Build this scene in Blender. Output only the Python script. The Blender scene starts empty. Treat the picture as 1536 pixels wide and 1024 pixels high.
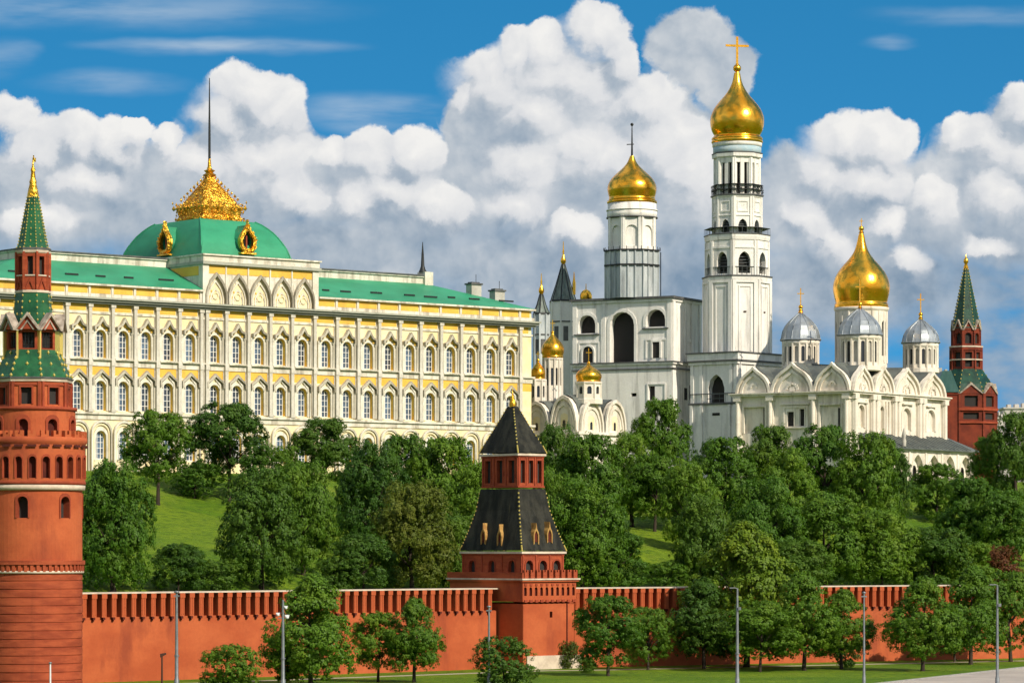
import bpy, math, random
import numpy as np
from mathutils import Vector, Matrix

# ------------------------------------------------------------------ camera, sky, sun, exposure
SC = bpy.context.scene
COL = SC.collection
F, HZ, CH = 5000.0, 822.0, 14.4          # focal length in photo pixels, horizon row, eye height in metres
RAD = math.radians

cam_d = bpy.data.cameras.new('camera')
cam = bpy.data.objects.new('camera', cam_d)
COL.objects.link(cam)
cam.location = (0, 0, CH)
cam.rotation_euler = (RAD(90), 0, 0)
cam_d.sensor_width = 36
cam_d.lens = 36 * F / 1536
cam_d.shift_y = (HZ - 512) / 1536
cam_d.clip_start = 1
cam_d.clip_end = 60000
SC.camera = cam

SC.render.engine = 'CYCLES'
SC.cycles.use_denoising = True
SC.cycles.use_adaptive_sampling = True
SC.cycles.adaptive_threshold = 0.02
SC.cycles.adaptive_min_samples = 12
SC.cycles.max_bounces = 6
SC.cycles.diffuse_bounces = 3
SC.cycles.glossy_bounces = 3
SC.cycles.transmission_bounces = 3
SC.cycles.transparent_max_bounces = 4
SC.cycles.caustics_reflective = False
SC.cycles.caustics_refractive = False
SC.view_settings.view_transform = 'Standard'
SC.view_settings.look = 'None'
SC.view_settings.gamma = 1
SC.view_settings.exposure = 0.08

SUN_AZ, SUN_EL = 43.0, 36.0               # degrees right of the camera's back, above the horizon
sd = Vector((math.sin(RAD(SUN_AZ)) * math.cos(RAD(SUN_EL)), -math.cos(RAD(SUN_AZ)) * math.cos(RAD(SUN_EL)), math.sin(RAD(SUN_EL))))
sun_d = bpy.data.lights.new('sun', 'SUN')
sun_d.energy = 4.9
sun_d.angle = RAD(0.5)
sun_d.color = (1.0, 0.90, 0.74)
sun = bpy.data.objects.new('sun', sun_d)
COL.objects.link(sun)
sun.rotation_euler = sd.to_track_quat('Z', 'Y').to_euler()

class NT:
    """tiny helper for writing node trees"""
    def __init__(s, nt): s.nt = nt
    def n(s, t, **kw):
        x = s.nt.nodes.new(t)
        for k, v in kw.items():
            setattr(x, k, v)
        return x
    def put(s, sock, v):
        if v is None: return
        if isinstance(v, bpy.types.NodeSocket): s.nt.links.new(v, sock)
        else:
            if hasattr(sock.default_value, '__len__') and not hasattr(v, '__len__'): v = [v] * len(sock.default_value)
            if hasattr(sock.default_value, '__len__') and len(sock.default_value) == 4 and len(v) == 3: v = tuple(v) + (1,)
            sock.default_value = v
    def m(s, op, a, b=None, c=None, clamp=False):
        x = s.n('ShaderNodeMath', operation=op, use_clamp=clamp)
        s.put(x.inputs[0], a); s.put(x.inputs[1], b); s.put(x.inputs[2], c)
        return x.outputs[0]
    def v(s, op, a, b=None, c=None):
        x = s.n('ShaderNodeVectorMath', operation=op)
        s.put(x.inputs[0], a); s.put(x.inputs[1], b)
        if c is not None: s.put(x.inputs[2], c)
        return x.outputs['Value'] if op in ('LENGTH', 'DOT_PRODUCT') else x.outputs[0]
    def mix(s, f, a, b, blend='MIX'):
        x = s.n('ShaderNodeMix', data_type='RGBA', blend_type=blend)
        s.put(x.inputs[0], f); s.put(x.inputs[6], a); s.put(x.inputs[7], b)
        return x.outputs[2]
    def noise(s, vec, scale, detail=4, rough=0.5, out=0, dist=0.0):
        x = s.n('ShaderNodeTexNoise')
        s.put(x.inputs['Vector'], vec); s.put(x.inputs['Scale'], scale)
        s.put(x.inputs['Detail'], detail); s.put(x.inputs['Roughness'], rough); s.put(x.inputs['Distortion'], dist)
        return x.outputs[out]
    def ss(s, x, lo, hi):
        """smoothstep, lo may be above hi"""
        n = s.n('ShaderNodeMapRange', interpolation_type='SMOOTHSTEP')
        s.put(n.inputs[0], x)
        s.put(n.inputs[1], lo); s.put(n.inputs[2], hi)
        return n.outputs[0]

# cumulus banks by bearing: (bearing, height, half width, half height), hundredths of the focal length / 50
MASSES = [
 (90,300,160,92),(235,305,130,85),(378,185,70,50),(382,262,116,88),(500,290,90,58),(610,310,110,78),(690,290,90,78),(722,195,62,78),(850,215,150,140),(960,215,118,108),
 (1040,72,70,58),(1092,110,46,64),(1020,265,92,112),(930,330,160,100),(1180,310,58,90),(1290,310,120,96),(1400,315,100,84),(1485,255,84,76),(1530,172,42,42),
 (480,388,270,62),(860,410,290,80),(1290,425,200,74),(1510,350,80,50)]
PUFFS = [
 (15,180,40,44),(62,226,58,50),(115,212,52,44),(172,220,50,42),(206,200,24,22),(252,212,26,24),(120,268,70,36),(372,140,70,46),(335,178,50,44),(412,172,56,54),(392,240,90,62),(440,292,52,46),(305,245,48,40),
 (500,237,34,28),(560,238,58,42),(622,234,46,40),(590,288,70,40),(655,312,60,38),(540,305,44,30),(738,124,60,58),(775,82,42,43),(818,73,46,39),(898,52,52,49),(925,92,40,50),(694,149,24,27),(860,122,84,58),(960,160,74,52),
 (1000,212,72,60),(900,232,84,54),(805,172,60,46),(792,254,62,54),(775,308,58,42),(865,347,38,26),(1040,255,50,70),(1272,213,60,46),(1322,213,50,42),(1236,262,40,42),(1300,272,70,48),(1215,332,44,48),(1258,374,38,36),
 (1332,332,28,27),(1362,390,32,28),(1440,204,32,37),(1478,214,50,45),(1398,302,40,40),(1502,292,50,40),(1480,362,40,18),(1533,162,40,43),(1548,240,50,50),(60,330,60,26)]
CIRRUS = [(325,70,175,13,.55),(170,126,105,17,.35),(150,14,300,26,.42),(560,168,110,24,.5),(1325,60,42,10,.35),(1470,22,150,14,.25),(5,85,34,26,.3)]

def build_world():
    w = bpy.data.worlds.new('World'); SC.world = w; w.use_nodes = True
    w.cycles.sampling_method = 'MANUAL'; w.cycles.sample_map_resolution = 256
    nt = w.node_tree; nt.nodes.clear(); N = NT(nt)
    tc = N.n('ShaderNodeTexCoord').outputs['Generated']
    sep = N.n('ShaderNodeSeparateXYZ'); N.put(sep.inputs[0], tc)
    dx, dy, dz = sep.outputs
    ady = N.m('MAXIMUM', N.m('ABSOLUTE', dy), 0.08)
    cmb = N.n('ShaderNodeCombineXYZ')
    N.put(cmb.inputs[0], N.m('MULTIPLY', N.m('DIVIDE', dx, ady), 50)); N.put(cmb.inputs[1], N.m('MULTIPLY', N.m('DIVIDE', dz, ady), 50))
    P = cmb.outputs[0]
    py = N.m('MULTIPLY', N.m('DIVIDE', dz, ady), 50)
    # clear sky, looked up higher than it stands: the deep blue of a polarised, washed afternoon
    up = N.v('MULTIPLY_ADD', tc, (1, 1, 2.3), (0, 0, 0.30))
    sky = N.n('ShaderNodeTexSky', sky_type='NISHITA', sun_disc=False)
    sky.sun_elevation = RAD(SUN_EL); sky.sun_rotation = math.atan2(sd.x, sd.y)
    sky.air_density = 1.0; sky.dust_density = 0.3; sky.ozone_density = 3.0
    N.put(sky.inputs[0], N.v('NORMALIZE', up))
    hs = N.n('ShaderNodeHueSaturation'); N.put(hs.inputs['Color'], sky.outputs[0])
    hs.inputs['Saturation'].default_value = 1.35; hs.inputs['Value'].default_value = 1.72; hs.inputs['Hue'].default_value = 0.483
    clear = hs.outputs[0]
    # billows: warp the bearing with turbulence
    w1 = N.v('SUBTRACT', N.noise(P, 1.1, 2, 0.5, 1), (.5, .5, .5))
    w2 = N.v('SUBTRACT', N.noise(P, 3.6, 5, 0.58, 1), (.5, .5, .5))
    Pw = N.v('MULTIPLY_ADD', w1, (.55, .5, 0), P)
    Pw = N.v('MULTIPLY_ADD', w2, (.19, .19, 0), Pw)
    w3 = N.v('SUBTRACT', N.noise(P, 11.0, 4, 0.6, 1), (.5, .5, .5))
    Pw = N.v('MULTIPLY_ADD', w3, (.085, .085, 0), Pw)
    def field(vec, blobs, k):
        acc = None
        for (cx, cy, rx, ry) in blobs:
            sx, sy = 100 / rx, 100 / ry
            q = N.v('MULTIPLY_ADD', vec, (sx, sy, 0), (-(cx - 768) / 100 * sx, -(HZ - cy) / 100 * sy, 0))
            l = N.v('LENGTH', q)
            acc = l if acc is None else N.m('SMOOTH_MIN', acc, l, k)
        return acc
    fm = field(Pw, MASSES, 0.18)
    f0 = field(Pw, PUFFS, 0.10)
    f1 = field(N.v('ADD', Pw, (.15, .26, 0)), PUFFS, 0.10)
    na = N.noise(Pw, 2.2, 5, 0.55)
    nb = N.noise(N.v('ADD', Pw, (.08, .15, 0)), 2.2, 5, 0.55)
    relief = N.m('SUBTRACT', na, nb)
    nl = N.noise(P, 0.9, 4, 0.55)
    # clear air > low bank > grey masses > sunlit heads
    bank = N.noise(N.v('MULTIPLY', P, (.42, .8, 1)), 1.0, 5, 0.55)
    bcov = N.m('MULTIPLY', N.ss(bank, 0.36, 0.56), N.ss(py, 6.2, 4.8))
    bcov = N.m('MULTIPLY', bcov, N.ss(N.v('LENGTH', N.v('MULTIPLY_ADD', P, (.75, 1.6, 0), (-(120 - 768) / 100 * .75, -(HZ - 352) / 100 * 1.6, 0))), 0.5, 1.3))
    col = N.mix(N.m('MULTIPLY', bcov, 0.9), clear, N.mix(N.ss(bank, 0.42, 0.72), (2.2, 3.2, 4.4), (4.4, 5.1, 5.9)))
    high = N.ss(py, 4.0, 6.4)
    mw = N.m('MULTIPLY_ADD', high, -0.42, 0.52)
    mcov = N.ss(N.m('MULTIPLY_ADD', N.m('SUBTRACT', na, 0.5), 0.4, fm), N.m('ADD', 1.0, mw), N.m('SUBTRACT', 1.0, mw))
    mt = N.m('ADD', N.m('MULTIPLY_ADD', N.m('SUBTRACT', nl, 0.5), 1.5, 0.42), N.m('MULTIPLY_ADD', relief, 0.5, N.m('MULTIPLY', high, 0.18)))
    ramp = N.n('ShaderNodeValToRGB'); N.put(ramp.inputs[0], mt); cr = ramp.color_ramp
    cr.elements[0].position = 0.1; cr.elements[0].color = (0.21, 0.30, 0.41, 1); cr.elements[1].position = 0.9; cr.elements[1].color = (0.64, 0.67, 0.70, 1)
    e = cr.elements.new(0.45); e.color = (0.39, 0.46, 0.54, 1)
    mcol = N.v('SCALE', ramp.outputs[0]); mcol.node.inputs['Scale'].default_value = 9.6
    col = N.mix(mcov, col, mcol)
    g = N.m('SUBTRACT', f1, f0)
    crisp = N.m('MULTIPLY', N.ss(g, -0.12, 0.30), N.ss(py, 3.6, 5.4))
    pw = N.m('MULTIPLY_ADD', crisp, -0.40, 0.50)
    pcov = N.ss(N.m('MULTIPLY_ADD', N.m('SUBTRACT', na, 0.5), 0.45, f0), N.m('ADD', 1.0, pw), N.m('SUBTRACT', 1.0, pw))
    lit = N.m('ADD', N.m('MULTIPLY_ADD', g, 0.62, 0.41), N.m('MULTIPLY_ADD', relief, 0.75, N.m('MULTIPLY', N.m('SUBTRACT', nl, 0.5), 0.9)))
    lit = N.m('SUBTRACT', lit, N.m('MULTIPLY', N.ss(py, 5.2, 3.9), 0.22))
    ramp = N.n('ShaderNodeValToRGB'); N.put(ramp.inputs[0], lit); cr = ramp.color_ramp
    cr.elements[0].position = 0.0; cr.elements[0].color = (0.42, 0.48, 0.55, 1); cr.elements[1].position = 0.95; cr.elements[1].color = (0.88, 0.87, 0.85, 1)
    e = cr.elements.new(0.4); e.color = (0.70, 0.715, 0.74, 1)
    pcol = N.v('SCALE', ramp.outputs[0]); pcol.node.inputs['Scale'].default_value = 9.6
    col = N.mix(N.m('MULTIPLY', pcov, N.ss(lit, -0.15, 0.40)), col, pcol)
    cov = N.m('MAXIMUM', mcov, pcov)
    # thin high streaks in the open blue
    cacc = None
    wv = N.v('MULTIPLY_ADD', N.v('SUBTRACT', N.noise(N.v('MULTIPLY', P, (.55, 1.6, 1)), 1.2, 3, 0.5, 1), (.5, .5, .5)), (1.1, .32, 0), P)
    for (cx, cy, rx, ry, a) in CIRRUS:
        sx, sy = 100 / rx, 100 / ry
        q = N.v('LENGTH', N.v('MULTIPLY_ADD', wv, (sx, sy, 0), (-(cx - 768) / 100 * sx, -(HZ - cy) / 100 * sy, 0)))
        c = N.m('MULTIPLY', N.ss(q, 1.5, 0.1), a)
        cacc = c if cacc is None else N.m('MAXIMUM', cacc, c)
    cacc = N.m('MULTIPLY', cacc, N.m('SUBTRACT', 1.0, cov))
    cacc = N.m('MULTIPLY', cacc, N.ss(N.noise(N.v('MULTIPLY', P, (.5, 3.0, 1)), 1.0, 4, 0.55), 0.15, 0.75))
    col = N.mix(cacc, col, (6.6, 7.2, 7.6))
    # scattered unseen cloud outside the bearings above, brightened for fill light and gilding
    gen = N.noise(tc, 2.6, 6, 0.55)
    out = N.m('MAXIMUM', N.ss(N.m('ABSOLUTE', N.m('DIVIDE', dx, ady)), 0.17, 0.3), N.m('MAXIMUM', N.ss(dz, 0.19, 0.3), N.m('LESS_THAN', dy, 0)))
    gcov = N.m('MULTIPLY', N.ss(gen, 0.42, 0.56), out)
    col = N.mix(N.m('MULTIPLY', gcov, 0.92), col, (7.2, 7.0, 6.7))
    # land haze under the horizon
    col = N.mix(N.ss(dz, 0.0, -0.03), col, (1.1, 1.3, 1.1))
    bg = N.n('ShaderNodeBackground'); N.put(bg.inputs[0], col); bg.inputs[1].default_value = 0.10
    o = N.n('ShaderNodeOutputWorld'); nt.links.new(bg.outputs[0], o.inputs[0])
build_world()

# ------------------------------------------------------------------ materials
MATS = {}
def mat(name, col, rough=0.8, metal=0.0, col2=None, nscale=0.5, stretch=(1, 1, 1), lo=0.35, hi=0.65, bump=0.0, bscale=8.0, bdist=0.05,
        dirt=None, dscale=0.25, dlo=0.52, dhi=0.75, damt=0.6, dstretch=(3, 3, .35), spec=0.35, fine=0.0, objvar=0.0):
    m = bpy.data.materials.new(name); m.use_nodes = True
    N = NT(m.node_tree); b = m.node_tree.nodes['Principled BSDF']
    tc = N.n('ShaderNodeTexCoord').outputs['Object']
    c = tuple(col) + (1,)
    if col2:
        f = N.ss(N.noise(N.v('MULTIPLY', tc, stretch), nscale, 5, 0.6), lo, hi)
        c = N.mix(f, col, col2)
    if dirt:
        f = N.ss(N.noise(N.v('MULTIPLY', tc, dstretch), dscale, 6, 0.62), dlo, dhi)
        c = N.mix(N.m('MULTIPLY', f, damt), c, dirt)
    if fine:
        f = N.noise(tc, 3.0, 4, 0.7)
        c = N.mix(1.0, c, N.mix(f, (1 - fine,) * 3, (1 + fine * .6,) * 3), 'MULTIPLY')
    if objvar:
        r = N.n('ShaderNodeObjectInfo').outputs['Random']
        c = N.mix(1.0, c, N.mix(r, (1 - objvar,) * 3, (1 + objvar,) * 3), 'MULTIPLY')
    N.put(b.inputs['Base Color'], c)
    b.inputs['Roughness'].default_value = rough
    b.inputs['Metallic'].default_value = metal
    b.inputs['Specular IOR Level'].default_value = spec
    if bump:
        bn = N.n('ShaderNodeBump'); bn.inputs['Strength'].default_value = bump; bn.inputs['Distance'].default_value = bdist
        N.put(bn.inputs['Height'], N.noise(tc, bscale, 4, 0.55)); N.put(b.inputs['Normal'], bn.outputs[0])
    MATS[name] = m
    return m

DIRT = (0.30, 0.26, 0.19)
mat('cream stone', (0.78, 0.74, 0.63), .85, col2=(0.64, 0.59, 0.48), nscale=.35, dirt=DIRT, dlo=.46, dhi=.66, damt=.75, fine=.3, bump=.3, bscale=4)
mat('palace wall cream', (0.81, 0.71, 0.48), .85, col2=(0.78, 0.64, 0.35), nscale=.3, dirt=DIRT, damt=.3, fine=.12)
mat('palace yellow', (0.80, 0.49, 0.08), .8, col2=(0.70, 0.40, 0.06), nscale=.3, dirt=(0.36, 0.24, 0.08), damt=.3, fine=.1)
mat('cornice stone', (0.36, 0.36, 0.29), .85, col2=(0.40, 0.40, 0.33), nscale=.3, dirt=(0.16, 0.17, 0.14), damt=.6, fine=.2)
mat('cornice painted shade', (0.22, 0.23, 0.19), .85, col2=(0.16, 0.17, 0.14), nscale=.3, fine=.2)  # shadow under the cornice painted into a darker fascia colour
mat('white stucco', (0.86, 0.83, 0.77), .85, col2=(0.77, 0.74, 0.68), nscale=.14, dirt=(0.36, 0.34, 0.31), dlo=.49, dhi=.70, damt=.58, fine=.2, bump=.2, bscale=3)
mat('cathedral stone', (0.81, 0.75, 0.65), .85, col2=(0.70, 0.63, 0.52), nscale=.18, dirt=(0.34, 0.29, 0.22), dlo=.48, dhi=.68, damt=.6, fine=.2, bump=.2, bscale=3)
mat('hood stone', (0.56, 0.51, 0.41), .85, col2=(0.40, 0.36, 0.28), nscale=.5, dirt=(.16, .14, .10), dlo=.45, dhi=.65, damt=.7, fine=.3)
mat('pilaster stone', (0.68, 0.64, 0.55), .85, col2=(0.54, 0.50, 0.42), nscale=.35, dirt=DIRT, dlo=.45, dhi=.65, damt=.7, fine=.3)
mat('dark interior', (0.030, 0.027, 0.025), .9)  # unlit inside of openings put into a near-black colour
mat('dark ledge', (0.07, 0.07, 0.07), .6, col2=(0.12, 0.12, 0.115), nscale=.6)
mat('grey metal roof', (0.42, 0.45, 0.47), .38, .55, col2=(0.27, 0.30, 0.32), nscale=.35, stretch=(1, 1, .5), dirt=(.13, .14, .15), damt=.5, fine=.15, bump=.25, bscale=2)
mat('slate roof', (0.13, 0.145, 0.13), .6, .1, col2=(0.08, 0.09, 0.085), nscale=.4, dirt=(.30, .29, .24), damt=.35, fine=.2)
mat('grey cladding', (0.55, 0.58, 0.58), .6, .05, col2=(0.38, 0.42, 0.43), nscale=.4, stretch=(1, 1, .25), dirt=(.12, .14, .15), damt=.7, dlo=.45, fine=.2)
mat('green roof', (0.034, 0.285, 0.145), .5, col2=(0.024, 0.215, 0.105), nscale=.12, stretch=(1, 1, 2.0), dirt=(0.06, 0.33, 0.20), damt=.35, dstretch=(.5, .5, .5), fine=.08, bump=.25, bscale=1.2)
mat('green tile', (0.018, 0.115, 0.040), .35, col2=(0.008, 0.065, 0.024), nscale=.7, dirt=(.06, .15, .05), damt=.5, dstretch=(2, 2, 2), fine=.3, bump=.6, bscale=6)
mat('deep green tile', (0.010, 0.062, 0.034), .4, col2=(0.005, 0.030, 0.018), nscale=.7, fine=.3, bump=.6, bscale=6)
mat('tent roof slate', (0.20, 0.24, 0.21), .5, col2=(0.10, 0.13, 0.11), nscale=.6, stretch=(3, 3, .3), fine=.3)
mat('black tile', (0.013, 0.014, 0.012), .7, col2=(0.040, 0.039, 0.030), nscale=.45, stretch=(2, 2, .6), dirt=(.16, .13, .06), dlo=.62, dhi=.78, damt=.6, fine=.4, bump=.7, bscale=5, spec=.12)
mat('gold', (1.0, 0.55, 0.065), .24, 1.0, col2=(0.95, 0.42, 0.03), nscale=.35, dirt=(.60, .22, .012), dlo=.55, dhi=.75, damt=.5, dstretch=(.5, .5, 1.6), dscale=.5, bump=.30, bscale=.55, bdist=.3)
mat('rough gold', (1.0, 0.60, 0.09), .34, 1.0, col2=(0.62, 0.30, 0.02), nscale=1.2, bump=.9, bscale=2.2, bdist=.25)
mat('gilt dots', (0.80, 0.60, 0.16), .35, .6)
mat('red brick', (0.38, 0.076, 0.026), .85, col2=(0.25, 0.042, 0.014), nscale=.3, stretch=(1, 1, 4.5), dirt=(.13, .026, .012), dlo=.55, dhi=.8, damt=.5, fine=.16, bump=.25, bscale=5)
mat('red plaster', (0.47, 0.108, 0.034), .85, col2=(0.38, 0.074, 0.022), nscale=.16, stretch=(1, 1, 1.6), dirt=(.25, .046, .018), dlo=.5, dhi=.7, damt=.8, dstretch=(1, 1, .3), fine=.2, bump=.2, bscale=3)
mat('brick trim', (0.33, 0.058, 0.022), .85, col2=(0.24, 0.04, 0.014), nscale=.6, fine=.25)
mat('dark brick and recess shade', (0.10, 0.016, 0.008), .9, col2=(0.065, 0.010, 0.006), nscale=.6)  # dark brick details; also shade painted into gap and niche backs
mat('pale trim', (0.66, 0.55, 0.43), .8, col2=(0.50, 0.40, 0.31), nscale=.7, fine=.2)
mat('grey trim', (0.46, 0.39, 0.32), .8, col2=(0.24, 0.19, 0.15), nscale=1.2, fine=.3)
mat('pale concrete', (0.50, 0.47, 0.41), .9, col2=(0.40, 0.37, 0.32), nscale=.4, fine=.2)
mat('window glass', (0.085, 0.135, 0.20), .07, col2=(0.03, 0.045, 0.07), nscale=.55, stretch=(1, 1, 1.3), spec=.9, objvar=.6, bump=.12, bscale=.8)  # blue is partly the glass, partly sky reflection put into the colour
mat('dark glass', (0.02, 0.022, 0.025), .12, spec=.8)
mat('window frame white', (0.78, 0.78, 0.76), .6)
mat('dark iron', (0.028, 0.030, 0.030), .5, .4)
mat('weathered iron', (0.10, 0.11, 0.11), .55, .5)
mat('lamp steel', (0.27, 0.29, 0.30), .45, .6, col2=(.2, .21, .22), nscale=1.5)
mat('lamp white', (0.70, 0.71, 0.71), .4)
mat('rust pipe', (0.06, 0.025, 0.015), .8)
mat('blue band', (0.33, 0.46, 0.52), .7, col2=(.45, .52, .54), nscale=.6)
mat('reveal yellow', (0.90, 0.60, 0.10), .8, col2=(0.80, 0.50, 0.08), nscale=.4)
mat('old brick', (0.22, 0.036, 0.014), .85, col2=(0.12, 0.018, 0.008), nscale=.35, dirt=(.05, .02, .015), damt=.7, dlo=.48, fine=.25)
mat('blue green roof', (0.03, 0.10, 0.09), .4, .2, col2=(0.07, 0.15, 0.14), nscale=.4, stretch=(1, 1, .3), dirt=(.02, .05, .04), damt=.6, fine=.2)
mat('dormer ochre', (0.30, 0.14, 0.035), .6, col2=(0.42, 0.25, 0.07), nscale=1.5, fine=.3)
mat('bark', (0.050, 0.036, 0.024), .95, col2=(0.028, 0.02, 0.014), nscale=4, stretch=(1, 1, .2))
mat('asphalt', (0.46, 0.40, 0.34), .9, col2=(0.36, 0.31, 0.27), nscale=.12, fine=.25)
mat('path gravel', (0.44, 0.38, 0.29), .95, col2=(0.34, 0.29, 0.21), nscale=.5, fine=.2)
mat('kerb stone', (0.34, 0.33, 0.31), .9, col2=(.26, .25, .24), nscale=1, fine=.2)
mat('city concrete', (0.56, 0.52, 0.47), .85, col2=(.46, .43, .39), nscale=.05, fine=.1)

def leaf_mat(name, a, b, c):
    m = bpy.data.materials.new(name); m.use_nodes = True
    nt = m.node_tree; N = NT(nt); p = nt.nodes['Principled BSDF']
    isl = N.n('ShaderNodeNewGeometry').outputs['Random Per Island']
    oi = N.n('ShaderNodeObjectInfo').outputs['Random']
    tc = N.n('ShaderNodeTexCoord').outputs['Object']
    col = N.mix(isl, a, b)
    col = N.mix(N.m('MULTIPLY', N.ss(N.noise(tc, 4.0, 3), .48, .66), .55), col, c)
    col = N.mix(1.0, col, N.mix(oi, (.68, .76, .74), (1.28, 1.12, 1.0)), 'MULTIPLY')
    N.put(p.inputs['Base Color'], col); p.inputs['Roughness'].default_value = .55; p.inputs['Specular IOR Level'].default_value = .25
    t = N.n('ShaderNodeBsdfTranslucent'); N.put(t.inputs[0], N.mix(1.0, col, (1.25, 1.35, .55), 'MULTIPLY'))
    ms = N.n('ShaderNodeMixShader'); ms.inputs[0].default_value = .28
    nt.links.new(p.outputs[0], ms.inputs[1]); nt.links.new(t.outputs[0], ms.inputs[2])
    nt.links.new(ms.outputs[0], nt.nodes['Material Output'].inputs[0])
    MATS[name] = m
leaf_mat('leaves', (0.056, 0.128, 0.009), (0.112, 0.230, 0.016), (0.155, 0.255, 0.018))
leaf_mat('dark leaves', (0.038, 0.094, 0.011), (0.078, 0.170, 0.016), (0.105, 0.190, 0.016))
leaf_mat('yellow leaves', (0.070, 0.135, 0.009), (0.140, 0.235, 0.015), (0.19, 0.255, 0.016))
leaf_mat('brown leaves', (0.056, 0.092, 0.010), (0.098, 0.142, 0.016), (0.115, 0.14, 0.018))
leaf_mat('red leaves', (0.11, 0.035, 0.012), (0.19, 0.060, 0.018), (0.12, 0.09, 0.02))

def grass_mat():
    m = bpy.data.materials.new('grass'); m.use_nodes = True
    N = NT(m.node_tree); p = m.node_tree.nodes['Principled BSDF']
    tc = N.n('ShaderNodeTexCoord').outputs['Object']
    c = N.mix(N.ss(N.noise(tc, .07, 4), .35, .65), (0.085, 0.165, 0.006), (0.155, 0.225, 0.010))
    c = N.mix(N.m('MULTIPLY', N.ss(N.noise(tc, .9, 5, .7), .42, .66), .75), c, (0.036, 0.082, 0.006))  # darker turf mottling, also dappled tree shade painted into the grass
    c = N.mix(N.m('MULTIPLY', N.ss(N.noise(tc, .16, 5, .6), .56, .72), .5), c, (0.165, 0.19, 0.03))
    N.put(p.inputs['Base Color'], c); p.inputs['Roughness'].default_value = .9; p.inputs['Specular IOR Level'].default_value = .15
    b = N.n('ShaderNodeBump'); b.inputs['Strength'].default_value = .9; b.inputs['Distance'].default_value = .25
    N.put(b.inputs['Height'], N.noise(tc, 2.2, 5, .7)); N.put(p.inputs['Normal'], b.outputs[0])
    MATS['grass'] = m
grass_mat()

# ------------------------------------------------------------------ mesh tools
def WX(px, D): return (px - 768) / F * D
def WZ(py, D): return CH + (HZ - py) / F * D

class MB:
    def __init__(s, xf=None): s.v = []; s.f = []; s.m = []; s.s = []; s.xf = xf
    def add(s, vs, fs, m=0, sm=False):
        o = len(s.v)
        s.v += [s.xf(*p) for p in vs] if s.xf else [tuple(p) for p in vs]
        for f in fs: s.f.append(tuple(i + o for i in f)); s.m.append(m); s.s.append(sm)
    def box(s, x0, x1, y0, y1, z0, z1, m=0):
        s.add([(x0,y0,z0),(x1,y0,z0),(x1,y1,z0),(x0,y1,z0),(x0,y0,z1),(x1,y0,z1),(x1,y1,z1),(x0,y1,z1)],
              [(0,3,2,1),(4,5,6,7),(0,1,5,4),(1,2,6,5),(2,3,7,6),(3,0,4,7)], m)
    def frustum(s, a, b, m=0):
        """a, b: (cx, cy, halfx, halfy, z)"""
        vs = []
        for (cx, cy, hx, hy, z) in (a, b): vs += [(cx-hx,cy-hy,z),(cx+hx,cy-hy,z),(cx+hx,cy+hy,z),(cx-hx,cy+hy,z)]
        s.add(vs, [(0,3,2,1),(4,5,6,7),(0,1,5,4),(1,2,6,5),(2,3,7,6),(3,0,4,7)], m)
    def lathe(s, prof, n=32, a0=0.0, c=(0, 0), m=0, sm=True):
        vs = []; fs = []
        for (r, z) in prof:
            for k in range(n):
                a = a0 + 2 * math.pi * k / n
                vs.append((c[0] + r * math.cos(a), c[1] + r * math.sin(a), z))
        for i in range(len(prof) - 1):
            for k in range(n):
                k2 = (k + 1) % n
                fs.append((i*n+k, i*n+k2, (i+1)*n+k2, (i+1)*n+k))
        s.add(vs, fs, m, sm)
        s.add(vs[:n], [tuple(range(n))[::-1]], m); s.add(vs[-n:], [tuple(range(n))], m)
    def tube(s, pts, rad, n=6, m=0, sm=True):
        rings = []
        for i, p in enumerate(pts):
            p = Vector(p)
            d = (Vector(pts[min(i+1, len(pts)-1)]) - Vector(pts[max(i-1, 0)])).normalized()
            u = d.cross(Vector((0, 0, 1)) if abs(d.z) < .9 else Vector((1, 0, 0))).normalized(); w = d.cross(u)
            r = rad[i] if hasattr(rad, '__len__') else rad
            rings.append([tuple(p + (u * math.cos(2*math.pi*k/n) + w * math.sin(2*math.pi*k/n)) * r) for k in range(n)])
        fs = [(i*n+k, i*n+(k+1)%n, (i+1)*n+(k+1)%n, (i+1)*n+k) for i in range(len(pts)-1) for k in range(n)]
        s.add([p for r in rings for p in r], fs, m, sm)
        s.add(rings[0], [tuple(range(n))[::-1]], m); s.add(rings[-1], [tuple(range(n))], m)
    def prism(s, poly, y0, y1, m=0):
        """poly of (x,z) extruded from y0 (front) to y1"""
        n = len(poly)
        s.add([(x, y0, z) for x, z in poly] + [(x, y1, z) for x, z in poly],
              [tuple(range(n)), tuple(range(2*n-1, n-1, -1))] + [(i, i+n, (i+1)%n+n, (i+1)%n) for i in range(n)], m)
    def ring(s, outer, inner, y0, y1, m=0, closed=False):
        """open band between two (x,z) outlines of equal length, front at y0, back at y1"""
        n = len(outer)
        vs = [(x,y0,z) for x,z in outer] + [(x,y0,z) for x,z in inner] + [(x,y1,z) for x,z in outer] + [(x,y1,z) for x,z in inner]
        fs = []
        for i in range(n if closed else n - 1):
            j = (i + 1) % n
            fs += [(i, j, n+j, n+i), (i, 2*n+i, 2*n+j, j), (n+i, n+j, 3*n+j, 3*n+i)]
        if not closed: fs += [(0, n, 3*n, 2*n), (n-1, 3*n-1, 4*n-1, 2*n-1)]
        s.add(vs, fs, m)
    def panel(s, outl, y, m=0): s.add([(x, y, z) for x, z in outl], [tuple(range(len(outl)))], m)
    def data(s, name, mats, base=0.0):
        me = bpy.data.meshes.new(name)
        me.from_pydata([(x, y, z - base) for x, y, z in s.v], [], s.f)
        for k in mats: me.materials.append(MATS[k])
        me.polygons.foreach_set('material_index', s.m)
        me.polygons.foreach_set('use_smooth', s.s)
        me.update(); return me

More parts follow.
